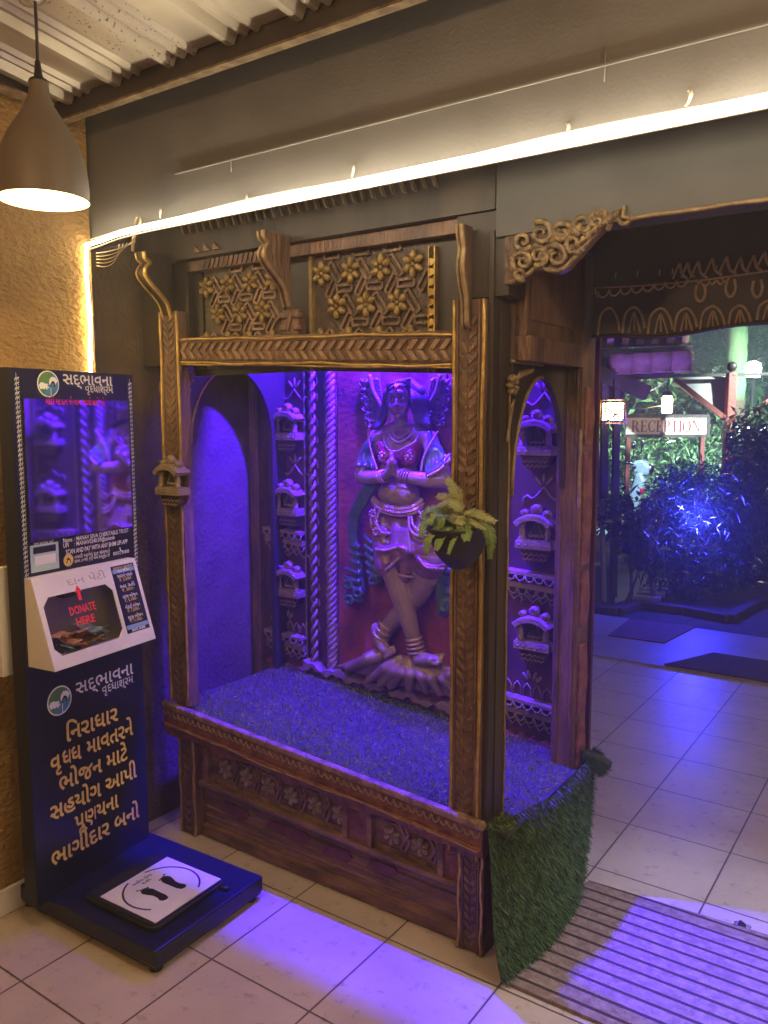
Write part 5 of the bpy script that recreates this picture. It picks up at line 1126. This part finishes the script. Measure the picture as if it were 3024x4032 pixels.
# ------------------------------------------------------------------ mats on the floor
mb = MB(); mb.prism([(-.925, 1.895), (.9, 1.90), (.9, 2.585), (-.905, 2.50), (-.93, 2.40)], .003, .012, 'z'); tag(mb.build('ribbed_mat', 'mat_rib'), 'large brown ribbed coir mat beside the turf, lit violet', 'mat')
mb = MB(); mb.prism([(-1.39, 5.06), (1.4, 5.07), (1.4, 5.52), (-1.20, 5.50)], .0125, .022, 'z'); tag(mb.build('ribbed_mat', 'mat_rib2'), 'dark brown finely ribbed mat at the far tile edge', 'mat')
mb = MB(); q = [atz(*p, .013) for p in ((2394, 2504), (2617, 2533), (2740, 2470), (2480, 2440))]; mb.prism([(p.x, p.y) for p in q], .0125, .020, 'z'); tag(mb.build('red_mat', 'mat_red'), 'worn red mat on the outer pavement left of the brown mat', 'mat')
mb = MB(); p = atz(2921, 3650); mb.ell((p.x, p.y, .006), (.012, .017, .006), 10, 6); mb.ell((p.x-.006, p.y+.012, .008), (.006, .007, .005), 8, 5)
for k in range(3):
    for s in (-1, 1): mb.tube([(p.x, p.y-.008+.008*k, .006), (p.x+s*.018, p.y-.010+.01*k, .007), (p.x+s*.024, p.y-.012+.012*k, .001)], .0014, 4)
tag(mb.build('beetle', 'black'), 'small black beetle on the floor tiles at the right', 'beetle')
# ================================================================== GARDEN BEYOND
RH = Vector((_r.x, _r.y, 0)).normalized(); FH = Vector((_f.x, _f.y, 0)).normalized(); UZ = Vector((0, 0, 1))
def g7(cx, cy, D): return atd(2250+cx/2.143, 900+cy/2.143, D)
def g8(cx, cy, D): return atd(2250+cx/2.143, 1600+cy/2.143, D)
def cuboid(mb, c, w, d, h, yaw=0):
    a = Matrix.Rotation(yaw, 3, 'Z') @ RH; b_ = UZ.cross(a); return mb.obox(c, a*w/2, b_*d/2, UZ*h/2)
def leaf_cloud(mb, blobs, n, L, w, mi=(0,), up=0.0, flat=1.0):
    tot = sum(b[1][0]*b[1][1]*b[1][2] for b in blobs)
    for c, r in blobs:
        k = int(n*r[0]*r[1]*r[2]/tot)
        p = rng.normal(0, 1, (k, 3)); p /= np.linalg.norm(p, axis=1)[:, None]; p *= (rng.uniform(.25, 1, (k, 1))**.45)*np.array(r); p += np.array(c)+rng.normal(0, .03, (k, 3))
        d = rng.normal(0, 1, (k, 3)); d[:, 2] = d[:, 2]*flat+up; d /= np.linalg.norm(d, axis=1)[:, None]
        s = np.cross(d, rng.normal(0, 1, (k, 3))); s /= np.linalg.norm(s, axis=1)[:, None]; l = L*rng.uniform(.6, 1.3, (k, 1)); ww = w*rng.uniform(.7, 1.2, (k, 1))
        V = np.stack([p, p+d*l*.45+s*ww, p+d*l+np.array([0, 0, -.15])*l, p+d*l*.45-s*ww], 1).reshape(-1, 3); o = len(mb.v); mb.v += [tuple(x) for x in V]
        for i in range(k): mb.f.append([o+4*i, o+4*i+1, o+4*i+2, o+4*i+3]); mb.mi.append(mi[int(rng.integers(len(mi)))]); mb.sm.append(False)
    mb.open = True; return mb
def bush(name, label, cat, base, blobs, n, L, w, mats=('leaf', 'leaf2'), up=0, group=None, stems=5):
    t = thing(name, label, cat, group); mb = MB(); leaf_cloud(mb, blobs, n, L, w, (0, 1), up); mb.build('foliage', list(mats), t)
    mb = MB(); base = Vector(base)
    for k in range(stems):
        c, r = blobs[k % len(blobs)]; e = Vector(c)+Vector((random.uniform(-.5, .5)*r[0], random.uniform(-.5, .5)*r[1], r[2]*.3))
        b0 = base+Vector((random.uniform(-.12, .12), random.uniform(-.12, .12), 0)); mb.tube(spl([b0, b0.lerp(e, .5)+Vector((random.uniform(-.06, .06), 0, .05)), e], 5), [.014]*5+[.010]*5+[.005], 6)
    mb.build('stem', 'bark', t); return t
gb = g8(1020, 1640, 7.1); gb.z = 0
bb = [(g8(1120, 800, 7.2), (.40, .35, .36)), (g8(880, 780, 7.1), (.26, .28, .30)), (g8(1380, 950, 7.2), (.30, .28, .36)), (g8(1080, 1150, 7.1), (.44, .36, .34)), (g8(800, 1100, 7.0), (.22, .22, .26)), (g8(1300, 1300, 7.1), (.34, .30, .28)), (g8(980, 1400, 7.05), (.34, .3, .22))]
bush('oleander_bush', 'big narrow leaved bush glowing blue beside the pavement', 'bush', gb, bb, 10000, .085, .0065, stems=12)
b2 = g8(600, 1560, 6.9); b2.z = 0
bush('garden_plant', 'dark glossy plant with pale glints between the hut post and the blue bush', 'plant', b2, [(g8(600, 1000, 6.95), (.24, .24, .26)), (g8(660, 1250, 6.9), (.20, .2, .18)), (g8(440, 950, 7.2), (.2, .2, .24))], 900, .13, .016, ('leaf2', 'leaf'), stems=6)
b3 = g8(1620, 1560, 8.2); b3.z = 0
bush('dark_shrub', 'tall dark green shrub at the right edge behind the blue bush', 'shrub', b3, [(g8(1640, 620, 8.3), (.36, .4, .60)), (g8(1560, 1000, 8.3), (.34, .36, .46)), (g8(1600, 1300, 8.2), (.40, .36, .36)), (g8(1660, 300, 8.6), (.40, .4, .45))], 4200, .12, .018, stems=7)
hd_ = [(g8(x, 430+random.uniform(-20, 30), 11.2), (.42, .38, .42)) for x in range(150, 1330, 105)]+[(g8(x, 620, 11.0), (.46, .38, .46)) for x in range(150, 1330, 150)]
hg = thing('clipped_hedge', 'pale lit green hedge running behind the reception sign', 'hedge'); mb = MB(); leaf_cloud(mb, hd_, 8000, .13, .017, (0, 0, 1), .9); mb.build('foliage', ['leafpale', 'leaf'], hg)
mb = MB()
for x in range(150, 1330, 70): p = g8(x, 600, 11.2); mb.tube([(p.x, p.y, 0), (p.x+.03, p.y, .5), (p.x-.02, p.y, .95)], .014, 6)
mb.build('stem', 'bark', hg)
# kerbs, path, planting bed
mb = MB(); cu = [atz(u, v, .0) for u, v in ((2252, 2395), (2430, 2412), (2512, 2385), (2700, 2408), (2868, 2440), (2940, 2400), (3120, 2300))]
for a, b_ in zip(cu, cu[1:]):
    d = (b_-a); m_ = (a+b_)/2; s_ = Vector((-d.y, d.x, 0)).normalized(); mb.obox((m_.x, m_.y, .012), (d.x/2, d.y/2, 0), s_*.045, (0, 0, .03))
kb = mb.build('kerb', 'soil', bevel=.01); tag(kb, 'low stone kerb edging the planting bed and outer pavement', 'kerb')
pth = MB(); q = [atz(u, v, .02) for u, v in ((2420, 2370), (2540, 2345), (2680, 2250), (2430, 2220))]; pth.prism([(p.x, p.y) for p in q], .004, .02, 'z'); tag(pth.build('path', 'slab'), kind='structure')
for k in range(5):
    mb = MB(); a, b_ = atz(2490+16*k, 2350-14*k, .04), atz(2600+18*k, 2360-18*k, .04); d = (b_-a)/2; mb.obox(((a+b_)/2).to_tuple(), d, Vector((-d.y, d.x, 0)).normalized()*.05, (0, 0, .016)); tag(mb.build('stepping_slat', 'slab'), 'pale slat of the stepped path left of the blue bush', 'slat', 'slats of the stepped garden path')
# tiled hut with posts
D = 7.0; hut = thing('tiled_hut', 'small open hut with clay barrel tiles lit violet under its eave', 'hut')
def bar(mb, p, q, r): p, q = Vector(p), Vector(q); d = (q-p)/2; e = d.cross(UZ).normalized() if abs(d.normalized().z) < .95 else RH.copy(); f2 = d.cross(e).normalized(); return mb.obox((p+q)/2, d, e*r, f2*r)
mb = MB(); bar(mb, g7(250, 1060, D), g7(1015, 1025, D), .035); mb.build('eave_beam', 'wood_dark', hut, bevel=.006)
for k, x in enumerate((400, 565, 725, 890)):
    mb = MB(); c = g7(x, 1235-8*k, D+.05); r0 = .128
    mb.lathe([(r0*(1.05-.10*(i % 2)-.05*math.sin(i*.5)), .0135*i) for i in range(14)], c, 18); mb.build('barrel_tile', 'tile_clay', hut)
mb = MB(); a, b_ = g7(200, 1010, D), g7(960, 985, D); mb.add([a, b_, b_+FH*1.1+UZ*.42, a+FH*1.1+UZ*.42], [(0, 1, 2, 3)]); mb.add([v_+UZ*.03 for v_ in (a, b_, b_+FH*1.1+UZ*.42, a+FH*1.1+UZ*.42)], [(3, 2, 1, 0)])
for k in range(7): p = a.lerp(b_, k/6); bar(mb, p+UZ*.05, p+FH*1.1+UZ*.47, .03)
mb.build('roof', 'tile_clay', hut)
mb = MB(); bar(mb, g7(180, 1200, D), g7(640, 1390, D), .06); bar(mb, g7(330, 1250, D), g7(850, 1225, D), .035); bar(mb, g7(180, 1310, D+.2), g7(420, 1420, D+.2), .05); mb.build('rafter', 'wood_dark', hut)
for x0, x1, yb, r in ((280, 275, 780, .03), (390, 350, 1690, .028)):
    mb = MB(); t_ = g7(x0, 1060, D+.02); bo = g8(x1, yb, D+.02); 
    if yb > 1000: bo.z = 0
    bar(mb, t_, bo, r); mb.build('post', 'void', hut, bevel=.004)
mb = MB(); t_ = g8(205, 200, 7.4); bo = g8(275, 1680, 6.9); bo.z = 0; mb.tube([t_, t_.lerp(bo, .5)+RH*.02, bo], .022, 8); tag(mb.build('thin_pole', 'cable_w'), 'thin grey pole standing beside the hut post', 'pole')
mb = MB(); bo = g8(170, 1690, 6.7); bo.z = 0; tp = g8(170, 860, 6.7); mb.tube([bo, tp], .02, 8); mb.ell(tp+UZ*.03, .05, 12, 8); tag(mb.build('knobbed_bollard', 'wood_dark'), 'short dark bollard with a round knob by the pavilion back post', 'bollard')
# lanterns
ln = thing('wicker_lantern', 'square wicker lantern glowing warm under the hut eave', 'lantern'); c = g7(350, 1545, 6.6); w = .165
mb = MB(); cuboid(mb, c, w*.8, w*.8, w*.9); mb.build('glowing_core', 'lantern', ln)
mb = MB()
for k in range(9): cuboid(mb, c+UZ*(-.5+k/8)*w*1.15, w*(1+.12*math.sin(k*.8)), w*(1+.12*math.sin(k*.8)), .006)
for i in (-1, 1):
    for j_ in (-1, 1): mb.tube([c+RH*i*w*.52+FH*j_*w*.52-UZ*w*.62, c+RH*i*w*.48+FH*j_*w*.48+UZ*w*.62], .006, 6)
for i in (-1, 1): mb.tube([c+RH*i*w*.5-FH*w*.54-UZ*w*.5, c-RH*i*w*.5-FH*w*.54+UZ*w*.2], .007, 6)
mb.build('wicker_frame', 'bamboo', ln)
mb = MB(); mb.tube([c+UZ*w*.6, c+UZ*w*1.6], .006, 6); mb.build('hanger', 'cable', ln)
ln = thing('jar_lantern', 'bright jar lantern hanging over the reception sign', 'lantern'); c = g7(808, 1480, 9.0)
mb = MB(); mb.lathe([(.05, -.10), (.058, -.07), (.058, .06), (.045, .09)], c, 14); mb.build('glowing_jar', 'lantern', ln)
mb = MB(); mb.lathe([(.062, .09), (.05, .13), (.015, .15)], c, 14); mb.tube([c+UZ*.14, c+UZ*.42], .008, 6); mb.build('cap', 'cable', ln)
mb = MB(); mb.tube(spl([g7(450, 1515, 8.6), g7(600, 1522, 8.8), g7(720, 1500, 9), g7(885, 1495, 9.2)], 5), .006, 5); tag(mb.build('sagging_wire', 'cable_w'), 'pale wire sagging between the two lanterns', 'wire')
mb = MB(); mb.tube(spl([g7(840, 1210, 8.0), g7(790, 1290, 8), g7(700, 1355, 8), g7(615, 1385, 8)], 5), .008, 5); tag(mb.build('loose_cable', 'cable_w'), 'loose pale cable drooping from the hut eave', 'cable')
# reception sign
D = 9.6; rs = thing('reception_sign', 'white reception sign board with maroon capital letters above the hedge', 'sign')
a, b_ = g8(455, 170, D), g8(1135, 170, D); zt_, zb_ = g8(800, 98, D).z, g8(800, 236, D).z; z_ = (zt_+zb_)/2
a.z = b_.z = z_; ex = (b_-a).normalized(); nz_ = ex.cross(UZ); nz_ = nz_ if nz_.dot(FH) < 0 else -nz_; h_ = zt_-zb_; w_ = (b_-a).length; cc = (a+b_)/2
mb = MB(); mb.obox(cc-nz_*-.0, ex*w_/2, nz_*.02, UZ*h_/2); mb.build('board', 'signwhite', rs)
mb = MB()
for z in (h_/2+.022, -h_/2-.018): mb.obox(cc+UZ*z, ex*(w_/2+.03), nz_*.026, UZ*.018)
mb.obox(cc+ex*(w_/2+.02), ex*.018, nz_*.026, UZ*(h_/2)); mb.obox(cc+ex*-.04+UZ*(h_/2-.01), ex*.03, nz_*.024, UZ*.014); mb.obox(cc+ex*-.04-UZ*(h_/2-.01), ex*.03, nz_*.024, UZ*.014)
mb.build('frame', 'wood_dark', rs)
for x in (.46, -.46): mb = MB(); p = cc+ex*w_*x; bar(mb, p-UZ*(h_/2+.03), Vector((p.x, p.y, 0)), .024); mb.build('leg', 'redwood', rs)
S, T, F = .19, .075, .10                                       # stem, thin stroke, serif
def rct(x0, x1, y0, y1): return [(x0, y0), (x1, y0), (x1, y1), (x0, y1)]
def bow(cx, cy, rx, ry, a0, a1, t0, t1, n=14):
    o_, i_ = [], []
    for k in range(n+1):
        a = math.radians(a0+(a1-a0)*k/n); th = t1+(t0-t1)*abs(math.cos(a)); o_.append((cx+rx*math.cos(a), cy+ry*math.sin(a))); i_.append((cx+(rx-th)*math.cos(a), cy+(ry-t1)*math.sin(a)))
    return [[o_[k], o_[k+1], i_[k+1], i_[k]] for k in range(n)]
def stem(x, y0=0, y1=1): return [rct(x, x+S, y0, y1), rct(x-F*.7, x+S+F*.7, y0, y0+.06), rct(x-F*.7, x+S+F*.7, y1-.06, y1)]
GL = {'E': (stem(.08)+[rct(.2, .66, .94, 1), rct(.58, .66, .76, .94), rct(.2, .52, .47, .54), rct(.47, .53, .38, .63), rct(.2, .70, 0, .06), rct(.62, .70, .06, .25)], .76),
      'I': (stem(.08), .36), 'T': ([rct(.3, .3+S, 0, .94), rct(.2, .6, 0, .06), rct(.02, .78, .94, 1), rct(.02, .08, .74, .94), rct(.72, .78, .74, .94)], .80),
      'P': (stem(.08)+bow(.34, .72, .36, .28, -90, 90, S, T)+[rct(.2, .36, .925, 1), rct(.2, .36, .44, .515)], .74), 'C': (bow(.46, .5, .46, .52, 45, 315, S, T, 24)+[rct(.72, .79, .66, .98), rct(.72, .79, .06, .24)], .84),
      'O': (bow(.46, .5, .46, .52, 0, 360, S, T, 32), .96), 'N': ([rct(.10, .18, 0, 1), rct(0, .28, 0, .06), rct(0, .2, .94, 1), rct(.72, .80, 0, 1), rct(.62, .90, .94, 1), [(.10, 1), (.32, 1), (.80, 0), (.72, 0)]], .94)}
GL['R'] = (GL['P'][0]+[[(.36, .46), (.56, .46), (.88, 0), (.64, 0)], rct(.60, .94, 0, .06)], .92)
mb = MB(); mb.open = True; tot = sum(GL[c_][1]+.05 for c_ in 'RECEPTION'); x = 0; kx = w_*.86/tot; ky = h_*.70
for i, c_ in enumerate('RECEPTION'):
    for pi, P in enumerate(GL[c_][0]): mb.add([cc+ex*((x+u-tot/2)*kx)+UZ*((v_-.5)*ky)+nz_*(.0215+.0004*(pi % 5)) for u, v_ in P], [tuple(range(len(P)))])
    x += GL[c_][1]+.05
mb.build('lettering', 'maroon_ink', rs)
# red timber gate with ball finial and braces
D = 8.8; gt = thing('timber_gate', 'red timber gate post with ball finial, diagonal braces and grey screen', 'gate')
tp, bo = g7(1352, 1215, D), g8(1352, 1200, D); bo.z = 0; tp2 = g7(1352, 1215, D)
mb = MB(); bar(mb, (tp.x, tp.y, tp.z), (tp.x, tp.y, 0), .048); mb.build('post', 'redwood', gt, bevel=.01)
mb = MB(); q = g7(1375, 1165, D); mb.ell((tp.x, tp.y, q.z), .055, 16, 10); mb.lathe([(.05, -.10), (.05, -.08), (.03, -.06), (.03, -.03)], (tp.x, tp.y, q.z), 14); mb.build('ball_finial', 'wood_dark', gt)
mb = MB(); bar(mb, g7(850, 1242, D), g7(1330, 1234, D), .016); bar(mb, g7(1375, 1232, D), g7(1700, 1225, D), .016); mb.build('top_rail', 'void', gt)
for p, q in (((875, 1275), (1320, 1620)), ((1700, 1420), (1440, 1620)), ((1560, 1540), (1700, 1640))): mb = MB(); bar(mb, g7(*p, D), g7(*q, D), .026); mb.build('brace', 'redwood', gt)
mb = MB(); P = [g7(x, y, D+.12) for x, y in ((860, 1250), (1330, 1245), (1330, 1600), (1120, 1440))]; mb.add(P+[p+FH*.03 for p in P], [(0, 1, 2, 3), (7, 6, 5, 4)]+[(i, i+4, (i+1) % 4+4, (i+1) % 4) for i in range(4)]); mb.build('screen', 'fascia', gt)
# palm trunks, trees and a far wall
def palm(name, label, px, D, r, H, ringm='bark', fr=9):
    t = thing(name, label, 'palm tree'); p = g7(px, 1100, D); mb = MB()
    mb.lathe([(r*(1.15-.2*i/44)*(1+.09*(i % 2)), H*i/44) for i in range(45)], (p.x, p.y, 0), 16); mb.build('trunk', ringm, t)
    mb = MB(); mb.open = True
    for k in range(fr):
        a = 6.28*k/fr; P = spl([(p.x, p.y, H-.05), (p.x+.6*math.cos(a), p.y+.6*math.sin(a), H+.35), (p.x+1.3*math.cos(a), p.y+1.3*math.sin(a), H+.1), (p.x+1.8*math.cos(a), p.y+1.8*math.sin(a), H-.7)], 8); mb.tube(P, .014, 5)
        for i in range(3, len(P)):
            sd = (P[i]-P[i-1]).normalized().cross(UZ).normalized()
            for s_ in (-1, 1):
                for q in range(2): b0 = P[i-1].lerp(P[i], q*.5); mb.add([b0, b0+(P[i]-P[i-1])*.3, b0+sd*s_*.42+UZ*-.22+(P[i]-P[i-1])], [(0, 1, 2)])
    mb.build('crown', 'leaf', t); return t
palm('palm_tree', 'palm trunk flooded with green light behind the gate post', 1392, 11.2, .125, 4.6)
palm('palm_tree', 'pale palm with drooping fronds behind the clay tile hut', 1165, 13.5, .08, 3.0)
def tree(label, px, py, D, R, n, mats, H=None):
    t = thing('garden_tree', label, 'tree'); c = g7(px, py, D); mb = MB(); bl = [((c.x+random.uniform(-.6, .6)*R, c.y+random.uniform(-.6, .6)*R, c.z+random.uniform(-.5, .6)*R), (R*.55, R*.55, R*.45)) for k in range(7)]
    leaf_cloud(mb, bl, n, .20, .035, (0, 1), -.2); mb.build('crown', list(mats), t)
    mb = MB(); mb.tube([(c.x, c.y, 0), (c.x+.05, c.y, c.z*.5), (c.x, c.y, c.z)], [.12, .09, .05], 8)
    for b_, r_ in bl[:4]: mb.tube([(c.x, c.y, c.z*.6), b_], [.05, .02], 6)
    mb.build('trunk', 'bark', t)
tree('dark leafy tree standing between the hut and the gate screen', 950, 1560, 12.6, 1.0, 1500, ('leaf', 'leafpale'))
tree('tall dark tree rising behind the right side of the gate', 1600, 1350, 12.8, 1.8, 2600, ('leaf', 'leaf2'))
tree('broad dark tree far behind the sign', 1180, 1200, 18, 2.2, 2200, ('leaf2', 'leaf'))
mb = MB(); c = g7(600, 1560, 16); cuboid(mb, Vector((c.x, c.y, 1.4)), 5, .3, 2.8); hw = mb.build('garden_house', 'void'); tag(hw, 'dark low house wall far behind the jar lantern', 'house')
for x in (560, 660): mb = MB(); p = g7(x, 1560, 15.8); cuboid(mb, p, .28, .05, .5); o_ = mb.build('window', 'fascia', hw)
# flood lamp
fl = thing('flood_lamp', 'blinding white flood lamp beside the green palm trunk', 'lamp'); c = g7(1535, 1188, 10.4)
mb = MB(); mb.lathe([(.02, -.10), (.08, -.10), (.095, -.02), (.085, .07), (.03, .10)], c, 20); mb.build('glowing_head', 'flood', fl)
mb = MB(); mb.tube([c-UZ*.11, Vector((c.x, c.y, 0))], .03, 8); mb.lathe([(.09, -.115), (.09, -.102)], c, 20); mb.build('pole', 'cable', fl)
# scooter
def scooter(base, yaw):
    t = thing('scooter', 'pale blue motor scooter parked half hidden behind the blue bush', 'scooter', loc=base); t.rotation_euler = (0, 0, yaw)
    def wheel(x):
        w_ = MB(); w_.tube([(x+.19*math.cos(a), 0, .24+.19*math.sin(a)) for a in np.linspace(0, 6.28, 25)[:-1]], .05, 10, closed=True); o = w_.build('wheel', 'black', t)
        r_ = MB(); r_.prism([(x+.15*math.cos(a), .24+.15*math.sin(a)) for a in np.linspace(0, 6.28, 17)[:-1]], -.03, .03, 'y'); r_.build('rim', 'chrome', o)
    wheel(.62); wheel(-.55)
    m = MB(); m.prism([(.40, .34), (.47, .36), (.60, .90), (.56, 1.0), (.50, .97), (.36, .42)], -.17, .17, 'y'); m.build('leg_shield', 'scoot', t, bevel=.03)
    m = MB(); m.prism([(.46, .98), (.62, .95), (.64, 1.05), (.56, 1.12), (.46, 1.10)], -.13, .13, 'y'); m.build('handlebar_cowl', 'scoot', t, bevel=.03)
    m = MB(); m.tube(spl([(.44, -.36, 1.10), (.50, -.16, 1.06), (.50, .16, 1.06), (.44, .36, 1.10)], 5), .016, 8)
    for s in (-1, 1): m.tube([(.48, s*.22, 1.08), (.50, s*.30, 1.24)], .008, 6)
    m.build('handlebar', 'chrome', t)
    for s in (-1, 1): m = MB(); m.ell((.50, s*.31, 1.27), (.02, .07, .045), 12, 8); m.build('mirror', 'chrome', t)
    m = MB(); m.ell((.63, 0, 1.02), (.04, .075, .06), 14, 8); m.build('headlight', 'chrome', t)
    m = MB(); m.ell((.56, -.15, .80), (.03, .02, .04), 10, 6); m.build('reflector', 'redlens', t)
    m = MB(); m.prism([(.76, .36), (.70, .47), (.56, .50), (.46, .42), (.56, .44), (.66, .42)], -.07, .07, 'y'); m.build('fender', 'scoot', t, bevel=.01)
    m = MB(); m.prism([(.44, .30), (.44, .36), (-.1, .36), (-.22, .62), (-.80, .70), (-.86, .58), (-.62, .42), (-.3, .30)], -.15, .15, 'y'); m.build('body', 'scoot', t, bevel=.03)
    m = MB(); m.prism([(-.14, .66), (-.12, .76), (-.4, .80), (-.82, .84), (-.84, .72)], -.13, .13, 'y'); m.build('seat', 'black', t, bevel=.03)
    m = MB(); m.ell((-.86, 0, .63), (.03, .09, .04), 10, 6); m.build('tail_light', 'redlens', t)
fwd = Matrix.Rotation(math.radians(-25), 3, 'Z') @ RH; bs = g8(545, 900, 8.6)-fwd*.5; bs.z = 0
scooter(bs, math.atan2(RH.y, RH.x)+math.radians(-25))
for o in bpy.data.objects:
    if o.type == 'MESH' and len(o.data.materials) == 0: o.data.materials.append(M['wood'])
# ------------------------------------------------------------------ added haze volume, imitating lens glow and lifted shadows
hz = bpy.data.materials.new('lens_glow_haze'); hz.use_nodes = True; nt = hz.node_tree; nt.nodes.remove(nt.nodes['Principled BSDF'])
pv_ = nt.nodes.new('ShaderNodeVolumePrincipled'); pv_.inputs['Color'].default_value = (.9, .9, .92, 1); pv_.inputs['Density'].default_value = HAZE; pv_.inputs['Anisotropy'].default_value = .35
nt.links.new(pv_.outputs[0], nt.nodes['Material Output'].inputs['Volume']); M['haze'] = hz
mb = MB(); mb.box(-14, 14, -8, 30, -1.02, 7.5); tag(mb.build('haze', 'haze'), kind='stuff')
